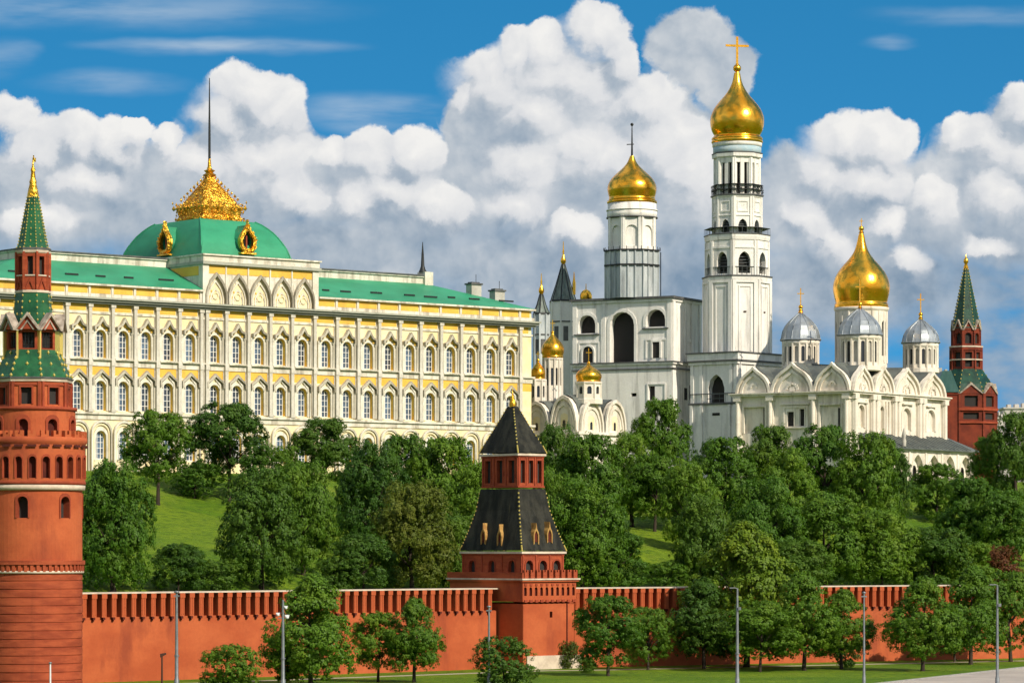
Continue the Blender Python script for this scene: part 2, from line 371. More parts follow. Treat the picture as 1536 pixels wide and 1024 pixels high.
class Thing:
    def __init__(s, name, label, cat, loc=(0, 0, 0), rz=0.0, group=None):
        s.o = bpy.data.objects.new(name, None); COL.objects.link(s.o)
        s.o.location = loc; s.o.rotation_euler = (0, 0, rz); s.base = loc[2]
        s.o['label'] = label; s.o['category'] = cat
        if group: s.o['group'] = group
        s.o.empty_display_size = .5
    def part(s, name, mb, mats, parent=None, label=None):
        if isinstance(mats, str): mats = [mats]
        o = bpy.data.objects.new(name, mb.data(name, mats, s.base)); COL.objects.link(o)
        o.parent = parent or s.o
        if label: o['label'] = label
        return o
    def inst(s, name, me, loc=(0, 0, 0), parent=None, rz=0):
        o = bpy.data.objects.new(name, me); COL.objects.link(o)
        o.parent = parent or s.o; o.location = (loc[0], loc[1], loc[2] - (0 if parent else s.base)); o.rotation_euler.z = rz
        return o

def outline(kind, w, zb, zt, cx=0.0, n=8):
    h = w / 2; pts = []
    if kind == 'rect': return [(cx-h, zb), (cx-h, zt), (cx+h, zt), (cx+h, zb)]
    rise = h if kind == 'arch' else h * 1.35
    rise = min(rise, zt - zb); zs = zt - rise
    for i in range(n + 1):
        t = i / n
        if kind == 'arch':
            a = math.pi * (1 - t); pts.append((h * math.cos(a), zs + rise * math.sin(a)))
        else:
            x = -h + w * t; q = abs(x) / h
            pts.append((x, zs + rise * (math.sqrt(max(0, 4 - (q + 1) ** 2)) / math.sqrt(3))))
    return [(cx-h, zb)] + [(cx+x, z) for x, z in pts] + [(cx+h, zb)]

def arch_wall(mb, x0, x1, z0, z1, ops, depth, m=0, mr=0, seg=99.0):
    """wall from x0 to x1 with real openings; ops: (cx, w, zb, zt, kind). y grows into the wall."""
    def solid(a, b, c, d):
        if b - a < 1e-4 or d - c < 1e-4: return
        k = max(1, math.ceil((b - a) / seg - 1e-6))
        xs = [a + (b - a) * i / k for i in range(k + 1)]
        mb.add([(x, 0, c) for x in xs] + [(x, 0, d) for x in xs], [(i, i+1, k+2+i, k+1+i) for i in range(k)], m)
    cur = x0; outs = []
    for (cx, w, zb, zt, kind) in sorted(ops):
        solid(cur, cx - w/2, z0, z1)
        solid(cx - w/2, cx + w/2, z0, zb)
        ol = outline(kind, w, zb, zt, cx)
        top = ol[1:-1]; k = len(top)
        mb.add([(x, 0, z) for x, z in top] + [(x, 0, z1) for x, z in top], [(i, i+1, k+i+1, k+i) for i in range(k-1)], m)
        k = len(ol)
        mb.add([(x, 0, z) for x, z in ol] + [(x, depth, z) for x, z in ol], [(i, k+i, k+(i+1)%k, (i+1)%k) for i in range(k)], mr)
        outs.append(ol); cur = cx + w/2
    solid(cur, x1, z0, z1)
    return outs

def facet_xf(k, n, R, a0, c=(0, 0)):
    """local frame of facet k of an n-gon drum of circumradius R whose first corner lies at angle a0"""
    a = a0 + (k + .5) * 2 * math.pi / n; ap = R * math.cos(math.pi / n)
    nx, ny, tx, ty = math.cos(a), math.sin(a), -math.sin(a), math.cos(a)
    return lambda x, y, z: (c[0] + nx * (ap - y) + tx * x, c[1] + ny * (ap - y) + ty * x, z)
def cyl_xf(R, ac=-math.pi/2, c=(0, 0)):
    return lambda x, y, z: (c[0] + (R - y) * math.cos(ac + x / R), c[1] + (R - y) * math.sin(ac + x / R), z)
def side_xf(side, hx, hy, c=(0, 0)):
    """wall frames of a box with half sizes hx, hy: 0 front (-y), 1 right (+x), 2 back, 3 left"""
    if side == 0: return lambda x, y, z: (c[0] + x, c[1] - hy + y, z)
    if side == 1: return lambda x, y, z: (c[0] + hx - y, c[1] + x, z)
    if side == 2: return lambda x, y, z: (c[0] - x, c[1] + hy - y, z)
    return lambda x, y, z: (c[0] - hx + y, c[1] - x, z)

def spline(pts, n=6):
    P = [pts[0]] + list(pts) + [pts[-1]]; out = []
    for i in range(1, len(P) - 2):
        for j in range(n):
            t = j / n
            out.append(tuple(.5 * ((2*P[i][d]) + (-P[i-1][d]+P[i+1][d])*t + (2*P[i-1][d]-5*P[i][d]+4*P[i+1][d]-P[i+2][d])*t*t
                       + (-P[i-1][d]+3*P[i][d]-3*P[i+1][d]+P[i+2][d])*t**3) for d in (0, 1)))
    return out + [pts[-1]]
ONION = [(.91,0),(.95,.03),(.90,.06),(.85,.08),(.95,.16),(1.0,.27),(.975,.37),(.86,.475),(.66,.58),(.45,.675),(.29,.77),(.18,.87),(.11,1.0)]
def onion(mb, r, z0, z1, c=(0, 0), n=40, m=0, shape=ONION):
    mb.lathe([(r * a, z0 + (z1 - z0) * b) for a, b in spline(shape, 4)], n, 0, c, m)
def cross(mb, z0, z1, w, c=(0, 0), m=0, t=.16, ang=0.0, r=.0):
    ca, sa = math.cos(ang), math.sin(ang); old = mb.xf
    mb.xf = lambda x, y, z: (c[0] + x*ca - y*sa, c[1] + x*sa + y*ca, z)
    h = z1 - z0
    mb.box(-t, t, -t*.7, t*.7, z0, z1, m)
    zc = z0 + h * .68
    mb.box(-w, -t, -t*.6, t*.6, zc - t, zc + t, m); mb.box(t, w, -t*.6, t*.6, zc - t, zc + t, m)
    mb.xf = old
def ball(mb, r, z, c=(0, 0), m=0, n=14):
    mb.lathe([(max(r*math.sin(math.pi*i/8), .001), z - r*math.cos(math.pi*i/8)) for i in range(9)], n, 0, c, m)

KEEL = [(-1,0),(-.97,.16),(-.88,.36),(-.72,.55),(-.5,.70),(-.26,.82),(-.1,.91),(0,1)]
KEEL = KEEL + [(-x, z) for x, z in KEEL[-2::-1]]
ROUND = [(-1,0),(-.97,.28),(-.86,.54),(-.68,.76),(-.42,.91),(-.16,.97),(0,1)]
ROUND = ROUND + [(-x, z) for x, z in ROUND[-2::-1]]
TRI = [(-1,0),(-.5,.5),(0,1),(.5,.5),(1,0)]
def scaled(sh, w, h, cx=0.0, z0=0.0): return [(cx + x * w / 2, z0 + z * h) for x, z in sh]
def gable(mb, sh, cx, w, z0, h, y0, y1, m=0, mi=None, rim=.16, proud=.35, steps=2):
    """a kokoshnik: solid gable, a raised rim on its front, and concentric inner rims"""
    mb.prism(scaled(sh, w*.97, h*.97, cx, z0), y0, y1, m if mi is None else mi)
    a = 1.0
    for k in range(steps):
        mb.ring(scaled(sh, w*a, h*a, cx, z0), scaled(sh, w*(a-rim), h*(a-rim*.9), cx, z0), y0 - proud*(1 - .45*k), y0 + .01 + .002*k, m)
        a -= rim * 1.75

# ------------------------------------------------------------------ ground
WALL_A, WALL_BL, WALL_B, WALL_C = Vector((-46.4, 356.0)), Vector((-1.9, 398.9)), Vector((7.2, 402.6)), Vector((86.0, 449.0))
def seg_frame(a, b):
    u = (b - a).normalized(); return u, Vector((-u.y, u.x))
U1, N1 = seg_frame(WALL_A, WALL_BL); U2, N2 = seg_frame(WALL_B, WALL_C)
def inward(x, y):
    """metres behind the front of the river wall"""
    p = Vector((x, y)); s1 = (p - WALL_BL).dot(N1); s2 = (p - WALL_B).dot(N2)
    t = min(1, max(0, (x + 20) / 60)); return s1 * (1 - t) + s2 * t
def sstep(a, b, x):
    t = min(1, max(0, (x - a) / (b - a))); return t * t * (3 - 2 * t)
def ground_z(x, y):
    s = inward(x, y)
    if s < 1: return 0.0
    z = 4 * sstep(1, 5, s) + 22.0 * min(1, max(0, (s - 6) / 108)) ** .92
    z += (math.sin(x * .071 + 1.3) * math.cos(y * .053) * 1.1 + math.sin(x * .19 + y * .13) * .35) * sstep(8, 40, s) * (1 - sstep(95, 118, s))
    return z

def build_ground():
    def axis(lo, hi, step, far):
        c = list(np.arange(lo, hi + .1, step)); a = []; d = step; x = lo
        while x > -far: d *= 1.5; x -= d; a.append(x)
        b = []; d = step; x = hi
        while x < far: d *= 1.5; x += d; b.append(x)
        return a[::-1] + c + b
    xs = axis(-130, 180, 2.5, 14000); ys = axis(330, 640, 2.5, 14000)
    vs = [(x, y, ground_z(x, y)) for y in ys for x in xs]; n = len(xs)
    fs = [(j*n+i, j*n+i+1, (j+1)*n+i+1, (j+1)*n+i) for j in range(len(ys)-1) for i in range(n-1)]
    mb = MB(); mb.add(vs, fs, 0, True)
    o = bpy.data.objects.new('ground', mb.data('ground', ['grass'])); COL.objects.link(o); o['kind'] = 'structure'
    # footpath along the foot of the wall, embankment road with its kerb
    def strip(name, pts, w0, w1, z, m, h=0.0):
        mb = MB(); L = len(pts); a = []
        for i, p in enumerate(pts):
            d = (pts[min(i+1, L-1)] - pts[max(i-1, 0)]).normalized(); nn = Vector((-d.y, d.x))
            q0, q1 = p + nn * w0, p + nn * w1
            a += [(q0.x, q0.y, z), (q1.x, q1.y, z), (q1.x, q1.y, z + h), (q0.x, q0.y, z + h)]
        if h == 0: mb.add(a, [(4*i, 4*i+1, 4*i+5, 4*i+4) for i in range(L-1)])
        else: mb.add(a, [(4*i+j, 4*i+(j+1)%4, 4*i+4+(j+1)%4, 4*i+4+j) for i in range(L-1) for j in range(4)])
        o = bpy.data.objects.new(name, mb.data(name, [m])); COL.objects.link(o); o['kind'] = 'structure'; return o
    line = [WALL_A - U1 * 60, WALL_A, WALL_BL, WALL_B, WALL_C, WALL_C + U2 * 60]
    strip('path', [p - Vector((.5, -.87)) * -0 for p in line], -9.2, -7.2, .004, 'path gravel')
    road = [Vector((13, 300)), Vector((39.5, 356.0)), Vector((50.5, 379.0)), Vector((64.0, 407.5)), Vector((112, 510))]
    strip('road', road, -40, -.3, .004, 'asphalt')
    strip('kerb', road, -.3, 0, 0.0, 'kerb stone', .14)
build_ground()

# ------------------------------------------------------------------ the long palace
PAL_A, PAL_TH = Vector((-79.9, 520.0)), RAD(39.2)
def build_palace():
    T = Thing('palace', 'long yellow and white palace with a green roof and a gold crested square dome', 'palace', (PAL_A.x, PAL_A.y, 26.0), PAL_TH)
    Lf = [35.4 - 4.25 * i for i in range(10)][::-1]
    Ce = [40.2 + 4.41 * i for i in range(5)]
    Ri = [62.66 + 4.44 * i for i in range(10)]
    C = Lf + Ce + Ri
    X0, X1, DEP = -5.2, 107.5, 26.0
    px0, px1 = 37.85, 60.25                      # flanks of the central block
    pil = [Lf[0] - 2.1] + [(a + b) / 2 for a, b in zip(Lf, Lf[1:])] + [px0 - .35] + [px0 + .75] + [(a + b) / 2 for a, b in zip(Ce, Ce[1:])] + [px1] + \
          [(a + b) / 2 for a, b in zip(Ri, Ri[1:])] + [Ri[-1] + 2.15]
    # walls with real window openings (0 cream, 1 yellow, 2 stone)
    w = MB()
    arch_wall(w, X0, X1, 25.0, 34.9, [(c, 1.9, 28.6, 33.1, 'arch') for c in C], .7, 0, 2)
    arch_wall(w, X0, X1, 34.9, 42.0, [(c, 1.95, 36.35, 41.1, 'arch') for c in C], .85, 0, 2)
    w.add([(X0,0,42.0),(X1,0,42.0),(X1,0,43.4),(X0,0,43.4)], [(0,1,2,3)], 1)
    arch_wall(w, X0, X1, 43.4, 51.6, [(c, 1.95, 44.75, 49.2, 'arch') for c in C], .85, 0, 2)
    w.add([(X0,0,51.6),(X1,0,51.6),(X1,0,53.4),(X0,0,53.4)], [(0,1,2,3)], 0)
    w.add([(X0,0,53.4),(X1,0,53.4),(X1,0,56.2),(X0,0,56.2)], [(0,1,2,3)], 0)
    w.add([(X1,0,25),(X1,DEP,25),(X1,DEP,56.2),(X1,0,56.2)], [(0,1,2,3)], 0)
    w.add([(X0,0,25),(X0,DEP,25),(X0,DEP,56.2),(X0,0,56.2)], [(3,2,1,0)], 0)
    w.add([(X0,DEP,25),(X1,DEP,25),(X1,DEP,56.2),(X0,DEP,56.2)], [(3,2,1,0)], 0)
    T.part('wall', w, ['palace wall cream', 'palace yellow', 'reveal yellow'])
    # yellow panels between the piers
    edges = [X0 + .1] + pil + [X1 - .1]
    for a, b in zip(edges, edges[1:]):
        if b - a < 1.5: continue
        y = MB(); y.box(a + .62, b - .62, -.05, .05, 52.2, 53.25); T.part('frieze_panel', y, 'palace yellow')
        if not (px0 - .5 < a < px1 - .5): y = MB(); y.box(a + .35, b - .35, -.06, .05, 55.0, 56.15); T.part('frieze_panel', y, 'palace yellow')
    # string courses and cornices
    s = MB()
    for (za, zb, pr) in ((34.95, 35.75, .22), (35.75, 36.1, .55), (43.45, 44.35, .16), (44.35, 44.6, .5), (51.7, 52.05, .18)):
        s.box(X0 - pr, X1 + pr, -pr, .02, za, zb); s.box(X1 + .002, X1 + pr, .02, DEP, za, zb)
    T.part('string_course', s, 'cream stone')
    cs = MB()
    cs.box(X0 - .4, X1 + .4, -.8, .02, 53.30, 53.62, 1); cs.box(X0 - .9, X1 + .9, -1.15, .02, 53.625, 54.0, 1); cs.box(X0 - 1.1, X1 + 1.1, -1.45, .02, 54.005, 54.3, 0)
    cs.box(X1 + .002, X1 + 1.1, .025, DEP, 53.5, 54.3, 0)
    T.part('cornice', cs, ['cornice stone', 'cornice painted shade'])
    for a, b in ((X0 - .6, px0 - .02), (px1 + .82, X1 + .6)):
        e = MB(); e.box(a, b, -.65, .6, 56.2, 56.5)
        if b > X1: e.box(X1 + .002, X1 + .6, .6, DEP, 56.2, 56.5)
        T.part('eave', e, 'cream stone')
        e = MB(); e.box(a, b, -.16, .02, 54.31, 54.95); T.part('string_course', e, 'cream stone')
    # pilasters: one mesh, one child each
    pm = MB()
    pm.box(-.48, .48, -.14, .01, 36.1, 53.29)
    pm.add([(-.36,-.13,36.6),(-.33,-.56,36.6),(.24,-.60,36.6),(.36,-.13,36.6),(-.36,-.13,52.7),(-.33,-.56,52.7),(.24,-.60,52.7),(.36,-.13,52.7)],
           [(0,1,5,4),(1,2,6,5),(2,3,7,6),(0,3,2,1),(4,5,6,7)])
    for za, zb, q in ((36.11, 36.6, .44), (43.5, 44.3, .38), (52.75, 53.29, .44)): pm.box(-q, q, -.66, -.135, za, zb)
    pme = pm.data('pilaster', ['pilaster stone'], T.base)
    for x in pil: T.inst('pilaster', pme, (x, 0, T.base))
    am = MB(); am.box(-.2, .2, -.26, .02, 54.31, 56.19)
    ame = am.data('attic_pier', ['cream stone'], T.base)
    for x in pil:
        if x < px0 or x > px1 + .5: T.inst('attic_pier', ame, (x, 0, T.base))
    # window meshes, origin at the sill centre
    def frame_mesh(w_, h_, kind='arch'):
        f = MB(); ol = outline(kind, w_, 0, h_); il = outline(kind, w_ - .24, .12, h_ - .12)
        f.ring(ol, il, -.06, .06, 0, True)
        for x in (-w_*.17, w_*.17): f.box(x - .055, x + .055, -.05, .05, .12, h_ - .2)
        for k in range(1, 5): f.box(-w_/2 + .1, w_/2 - .1, -.04, .04, h_*.2*k - .04, h_*.2*k + .04)
        g = MB(); g.panel(outline(kind, w_ - .02, .01, h_ - .01), .03)
        return f.data('frame', ['window frame white']), g.data('pane', ['window glass'])
    up = MB()    # keel-hooded surround of the upper row
    up.ring(outline('arch', 2.75, -.1, 4.9), outline('arch', 1.97, -.1, 4.47), -.16, .01)
    hood = [(-1.5,4.35),(-1.5,5.0),(-.75,5.35),(0,6.55),(.75,5.35),(1.5,5.0),(1.5,4.35)]
    hin = [(-1.2,4.35),(-1.2,4.8),(-.55,5.05),(0,5.85),(.55,5.05),(1.2,4.8),(1.2,4.35)]
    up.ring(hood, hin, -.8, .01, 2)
    up.ring([(x*.8, 4.3+(z-4.3)*.78) for x, z in hood], [(x*.55, 4.3+(z-4.3)*.6) for x, z in hood], -.3, .01, 1)
    for sx in (-1, 1):
        up.box(sx*1.55-.17, sx*1.55+.17, -.36, .01, -.1, 3.9); up.box(sx*1.5-.26, sx*1.5+.26, -.42, .01, 3.9, 4.34)
    up.box(-1.75, 1.75, -.62, .01, -.36, -.12)
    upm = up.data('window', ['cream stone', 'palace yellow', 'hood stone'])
    lo = MB()    # broad shouldered hood of the lower row
    lo.ring(outline('arch', 2.7, 0, 5.2), outline('arch', 1.97, 0, 4.77), -.16, .01)
    h1 = [(-1.72,4.2),(-1.72,5.15),(-1.1,5.6),(0,6.6),(1.1,5.6),(1.72,5.15),(1.72,4.2)]
    h2 = [(-1.45,4.2),(-1.45,4.95),(-.95,5.3),(0,6.05),(.95,5.3),(1.45,4.95),(1.45,4.2)]
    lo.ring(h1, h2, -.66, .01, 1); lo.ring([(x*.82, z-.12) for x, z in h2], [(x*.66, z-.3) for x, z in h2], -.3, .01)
    for sx in (-1, 1): lo.box(sx*1.55-.15, sx*1.55+.15, -.3, .01, 0, 4.19)
    lom = lo.data('window', ['cream stone', 'hood stone'])
    gr = MB()    # ground-floor arches, nested mouldings
    gr.ring(outline('arch', 3.9, -3.2, 6.2, 0, 12), outline('arch', 3.3, -3.2, 5.85, 0, 12), -.5, .01)
    gr.ring(outline('arch', 3.1, -3.2, 5.7, 0, 12), outline('arch', 2.7, -3.2, 5.45, 0, 12), -.28, .01, 1)
    gr.ring(outline('arch', 2.6, -.2, 5.1, 0, 12), outline('arch', 1.92, -.2, 4.55, 0, 12), -.2, .01)
    grm = gr.data('window', ['cream stone', 'palace wall cream'])
    fu, gu = frame_mesh(1.93, 4.43); fl, gl = frame_mesh(1.93, 4.73); fg, gg = frame_mesh(1.88, 4.48)
    for x in C:
        for me, fm, gm, z, dy in ((upm, fu, gu, 44.76, .72), (lom, fl, gl, 36.36, .72), (grm, fg, gg, 28.61, .58)):
            o = T.inst('window', me, (x, 0, z)); T.inst('frame', fm, (0, dy, 0), o); T.inst('pane', gm, (0, dy, 0), o)
    # roofs of the wings: a slope up to the long white attic parapet, hipped at the outer ends
    for xa, xb, ra, rb in ((X0 - .5, px0, 9.0, px0), (px1 + .8, X1 + .5, px1 + .8, 92.0)):
        r = MB()
        r.add([(xa,-.6,56.5),(xb,-.6,56.5),(rb,10,60.8),(ra,10,60.8)], [(0,1,2,3)])
        if ra > xa + 1: r.add([(xa,-.6,56.5),(ra,10,60.8),(ra,DEP-10,60.8),(xa,DEP,56.5)], [(0,1,2,3)])
        if rb < xb - 1: r.add([(xb,-.6,56.5),(xb,DEP,56.5),(rb,DEP-10,60.8),(rb,10,60.8)], [(0,1,2,3)])
        r.add([(xa,DEP,56.5),(xb,DEP,56.5),(rb,DEP-10,60.8),(ra,DEP-10,60.8)], [(3,2,1,0)])
        rng = random.Random(5 + int(xa))                       # snow-guard rails along the slope
        x = xa + 3
        while x < xb - 4:
            l = rng.uniform(1.2, 3.2); t = rng.uniform(.28, .34); yy = -.6 + 10.6*t; zz = 56.5 + 4.3*t
            r.box(x, x + l, yy - .08, yy + .22, zz + .02, zz + .30, 1); x += l + rng.uniform(1.5, 5)
        ro = T.part('roof', r, ['green roof', 'dark iron'])
        p = MB(); p.box(ra, rb, 10, DEP - 10, 60.5, 61.9, 0); p.box(ra - .25, rb + .25, 9.7, DEP - 9.7, 61.9, 62.12, 0); p.box(ra - .4, rb + .4, 9.55, DEP - 9.55, 62.13, 62.36, 1)
        if rb < xb - 1: p.box(rb - .9, rb + .9, 9.4, 11.6, 60.4, 62.9, 0)
        T.part('parapet', p, ['cream stone', 'dark ledge'], ro)
    sp = MB(); sp.lathe([(.75,62.9),(.5,63.4),(.32,64.0),(.22,66),(.05,68.2)], 8, 0, (91.4, 10.5))
    T.part('roof_spike', sp, 'dark iron')
    for (cx, cy, z0, z1, w_) in ((99.7, 6.5, 57.8, 61.3, 1.1), (105.0, 6.5, 56.7, 60.4, 1.1)):
        c = MB(); c.box(cx-w_, cx+w_, cy-.8, cy+.8, z0, z1-.5); c.box(cx-w_-.2, cx+w_+.2, cy-1, cy+1, z1-.5, z1-.22, 1); c.box(cx-w_*.8, cx+w_*.8, cy-.6, cy+.6, z1-.22, z1, 1)
        c.tube([(cx+.5, cy, z1), (cx+.5, cy, z1+1.4)], .05, 5, 2)
        T.part('chimney', c, ['pale concrete', 'dark ledge', 'dark iron'])
    # central block: attic with five keel gables, then dome, crest and flagpole
    a = MB()
    a.box(px0, px1 + .8, -.12, 26.5, 54.31, 61.1, 0)
    a.box(px0 - .3, px1 + 1.1, -.75, 26.8, 60.75, 61.25, 1); a.box(px0 - .1, px1 + .9, -.5, 26.6, 61.25, 62.2, 0); a.box(px0 - .35, px1 + 1.15, -.8, 26.9, 62.2, 62.45, 2)
    for x in (px0 + .5, px1 + .15): a.box(x - .6, x + .6, -.38, -.1, 54.31, 60.74, 0)
    for x in [(p + q) / 2 for p, q in zip(Ce, Ce[1:])]: a.box(x - .13, x + .13, -.3, -.1, 54.31, 60.74, 0)
    at = T.part('attic', a, ['cream stone', 'cornice stone', 'cream stone'])
    yb = MB()
    yb.box(px0 + 1.2, px1 - .5, -.17, -.11, 59.3, 60.6); yb.box(px0 - .05, px0 + .01, 1.0, 22, 59.0, 60.5)
    T.part('frieze_panel', yb, 'palace yellow', at)
    gm = MB()
    OG = [(-1,0),(-1,.30),(-.86,.52),(-.6,.72),(-.3,.86),(-.1,.95),(0,1)]; OG = OG + [(-x, z) for x, z in OG[-2::-1]]
    gm.prism(scaled(OG, 3.95, 4.9), -.14, .0, 1)
    gm.ring(scaled(OG, 4.2, 5.1), scaled(OG, 3.6, 4.5), -.75, -.1, 4); gm.ring(scaled(OG, 3.1, 3.9), scaled(OG, 2.7, 3.5), -.34, -.12, 0); gm.ring(scaled(OG, 2.2, 2.5, 0, .1), scaled(OG, 1.75, 2.1, 0, .1), -.28, -.12, 0)

    gm2 = MB(lambda x, y, z: (x, -.12 - z, 1.3 + y))
    gm2.lathe([(.62,.02),(.62,.2),(.42,.22),(.40,.06)], 14, 0, (0, 0), 1); gm2.lathe([(.38,.05),(.01,.06)], 14, 0, (0, 0), 2)
    rng = random.Random(2)
    for k in range(16):
        x = rng.uniform(-1.1, 1.1); z = rng.uniform(.6, 3.6)
        if abs(x) < 1.5*(1 - z/4.4): gm.box(x-.13, x+.13, -.24, -.13, z, z+rng.uniform(.15,.5), rng.choice((0, 1, 3)))
    g = MB()
    keep = len(gm.v)
    g.v = gm.v + gm2.v; g.f = gm.f + [tuple(i + keep for i in f) for f in gm2.f]; g.m = gm.m + gm2.m; g.s = [False]*len(g.f)
    gme = g.data('gable', ['cream stone', 'palace wall cream', 'dark glass', 'palace yellow', 'hood stone'])
    for x in Ce: T.inst('gable', gme, (x + .12, 0, 54.4 - T.base), at)
    # dome: a four-sided cloister vault
    d = MB(); D0, D1, E0, E1 = px0 + .55, px0 + 18.4, .9, 25.6
    prof = [(0,0),(.05,.13),(.12,.27),(.22,.41),(.34,.55),(.48,.69),(.64,.81),(.82,.92),(1,1)]
    rings = []
    for q, h in prof:
        ix, iy = 3.4*q, 5.6*q
        rings.append([(D0+ix,E0+iy),(D1-ix,E0+iy),(D1-ix,E1-iy),(D0+ix,E1-iy)])
    zs = [62.44 + 6.5*h for _, h in prof]
    for side in range(4):
        vs = []; fs = []
        for i, rg in enumerate(rings): vs += [rg[side]+(zs[i],), rg[(side+1)%4]+(zs[i],)]
        d.add(vs, [(2*i, 2*i+1, 2*i+3, 2*i+2) for i in range(len(rings)-1)], 0, True)
    d.add([p + (zs[-1],) for p in rings[-1]], [(0,1,2,3)])
    d.box(D0-.12, D1+.12, E0-.12, E1+.12, 62.44, 62.72)
    for side in range(4):
        d.tube([rg[side] + (z + .02,) for rg, z in zip(rings, zs)], .14, 6)
    do = T.part('dome', d, ['green roof'])
    cx, cy = (D0+D1)/2, 11.9
    # oval gilt dormers
    TEAR = [(0,-1),(.5,-.95),(.82,-.6),(.95,-.15),(.88,.25),(.66,.6),(.34,.98),(0,1.5)]
    TEAR = TEAR + [(-x, z) for x, z in TEAR[-2:0:-1]]
    for side in (0, 3):
        fr = MB(); body = MB()
        if side == 0: xf = lambda x, y, z: (47.3 + x*.92, E0 - .15 + y, 65.1 + z)
        else: xf = lambda x, y, z: (D0 - .15 + y, 11.6 - x, 65.1 + z)
        fr.xf = body.xf = xf
        sc = 1.72
        fr.ring([(x*sc*1.12, z*sc*1.12) for x, z in TEAR], [(x*sc*.72, z*sc*.74) for x, z in TEAR], -.3, .35, 0, True)
        fr.ring([(x*sc*1.02, z*sc*1.02) for x, z in TEAR], [(x*sc*.76, z*sc*.78) for x, z in TEAR], .34, 2.8, 1, True)
        fr.ring([(x*sc*.98, z*sc*.98) for x, z in TEAR], [(x*sc*.82, z*sc*.84) for x, z in TEAR], -.45, -.28, 0, True)
        rng = random.Random(side)
        for k in range(46):
            x, z = TEAR[k % len(TEAR)]; x2, z2 = TEAR[(k+1) % len(TEAR)]; t = rng.random(); q = sc*rng.uniform(.9, 1.14)
            X_, Z_ = (x+(x2-x)*t)*q, (z+(z2-z)*t)*q; b = rng.uniform(.05, .12)
            fr.box(X_-b, X_+b, -.42-b, -.2, Z_-b, Z_+b)
        for k in range(3): fr.box(-.1, .1, -.3, .3, 1.55*sc*1.1 + k*.2, 1.55*sc*1.1 + .2 + k*.2)
        fr.box(-1.7, 1.7, -.5, .6, -2.2, -1.95)
        dm = T.part('dormer', fr, ['rough gold', 'green roof'], do)
        body.panel([(x*sc*.73, z*sc*.75) for x, z in TEAR], 1.0, 0)
        body.xf = xf
        body.box(-.16, .16, .2, .5, -1.4, .9, 1)
        b = bpy.data.objects.new('dormer_opening', body.data('dormer_opening', ['dark interior', 'brick trim'], T.base)); COL.objects.link(b); b.parent = do
    # gilt cresting, a bell-sided pyramid of scrolls
    cr = MB(); Z0, H = 68.95, 9.0
    bell = [(4.25,0),(4.3,.06),(4.0,.12),(4.2,.24),(3.6,.34),(2.9,.46),(2.15,.58),(1.5,.68),(.9,.77),(.6,.85),(.9,.89),(.45,.93),(.75,.97),(.32,1.0)]
    for (r0, h0), (r1, h1) in zip(bell, bell[1:]): cr.frustum((cx, cy, r0*.92, r0*.92, Z0+h0*H), (cx, cy, r1*.92, r1*.92, Z0+h1*H))
    rng = random.Random(11)
    def lump(x, y, z, r):
        hx, hz = r*rng.uniform(.6, 1.1), r*rng.uniform(.9, 1.7)
        cr.add([(x-hx,y,z),(x,y-hx,z),(x+hx,y,z),(x,y+hx,z),(x,y,z+hz),(x,y,z-hz*.6)], [(0,1,4),(1,2,4),(2,3,4),(3,0,4),(1,0,5),(2,1,5),(3,2,5),(0,3,5)])
    for k in range(1500):
        h = rng.random() ** 1.5 * .86
        for (r0, h0), (r1, h1) in zip(bell, bell[1:]):
            if h0 <= h <= h1: r = r0 + (r1-r0)*(h-h0)/(h1-h0+1e-6)
        a = rng.uniform(-1, 1) * r; sd_ = rng.randrange(4)
        x, y_ = ((a, -r), (r, a), (a, r), (-r, a))[sd_]
        lump(cx+x, cy+y_, Z0+h*H, rng.uniform(.10, .26)*(1-h*.5))
    for sd_ in range(4):                                       # leaf finials along the edges
        for k in range(9):
            a = -4.3 + 8.6*k/8; x, y_ = ((a,-4.3),(4.3,a),(a,4.3),(-4.3,a))[sd_]
            lump(cx+x, cy+y_, Z0+2.3, .42); lump(cx+x*1.03, cy+y_*1.03, Z0+2.9 + (.35 if k in (0, 8) else 0), .26)
        for h in (.4,.46,.52,.58,.64,.7,.76,.82):
            for (r0, h0), (r1, h1) in zip(bell, bell[1:]):
                if h0 <= h <= h1: r = r0 + (r1-r0)*(h-h0)/(h1-h0)
            x, y_ = ((-r,-r),(r,-r),(r,r),(-r,r))[sd_]; lump(cx+x*1.05, cy+y_*1.05, Z0+h*H+.2, .34)
    ball(cr, .62, Z0+H-1.3, (cx, cy)); ball(cr, .42, Z0+H+.1, (cx, cy))
    cr.lathe([(.34,Z0+H),(.2,Z0+H+1.9)], 8, 0, (cx, cy))
    T.part('roof_crest', cr, 'rough gold')
    fp = MB(); fp.lathe([(.22,Z0+H+1.0),(.2,Z0+H+6),(.07,93.2)], 8, 0, (cx, cy))
    T.part('flagpole', fp, 'dark iron')
build_palace()

# ------------------------------------------------------------------ towers of the fortress
def opening_parts(T, openings, depth, mats=('dark interior',), name='window', frame=None, parent=None):
    """openings: list of (xf, outline). One mesh each: the back in a painted dark, optional raised frame"""
    for xf, ol in openings:
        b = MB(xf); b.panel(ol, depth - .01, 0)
        if frame:
            cx = (ol[0][0] + ol[-1][0]) / 2; zc = ol[0][1]
            out = [(cx + (x - cx) * frame, zc + (z - zc) * (1 + (frame - 1) * .55)) for x, z in ol]
            b.ring(out, ol, -.10, .02, 1)
        T.part(name, b, list(mats), parent)

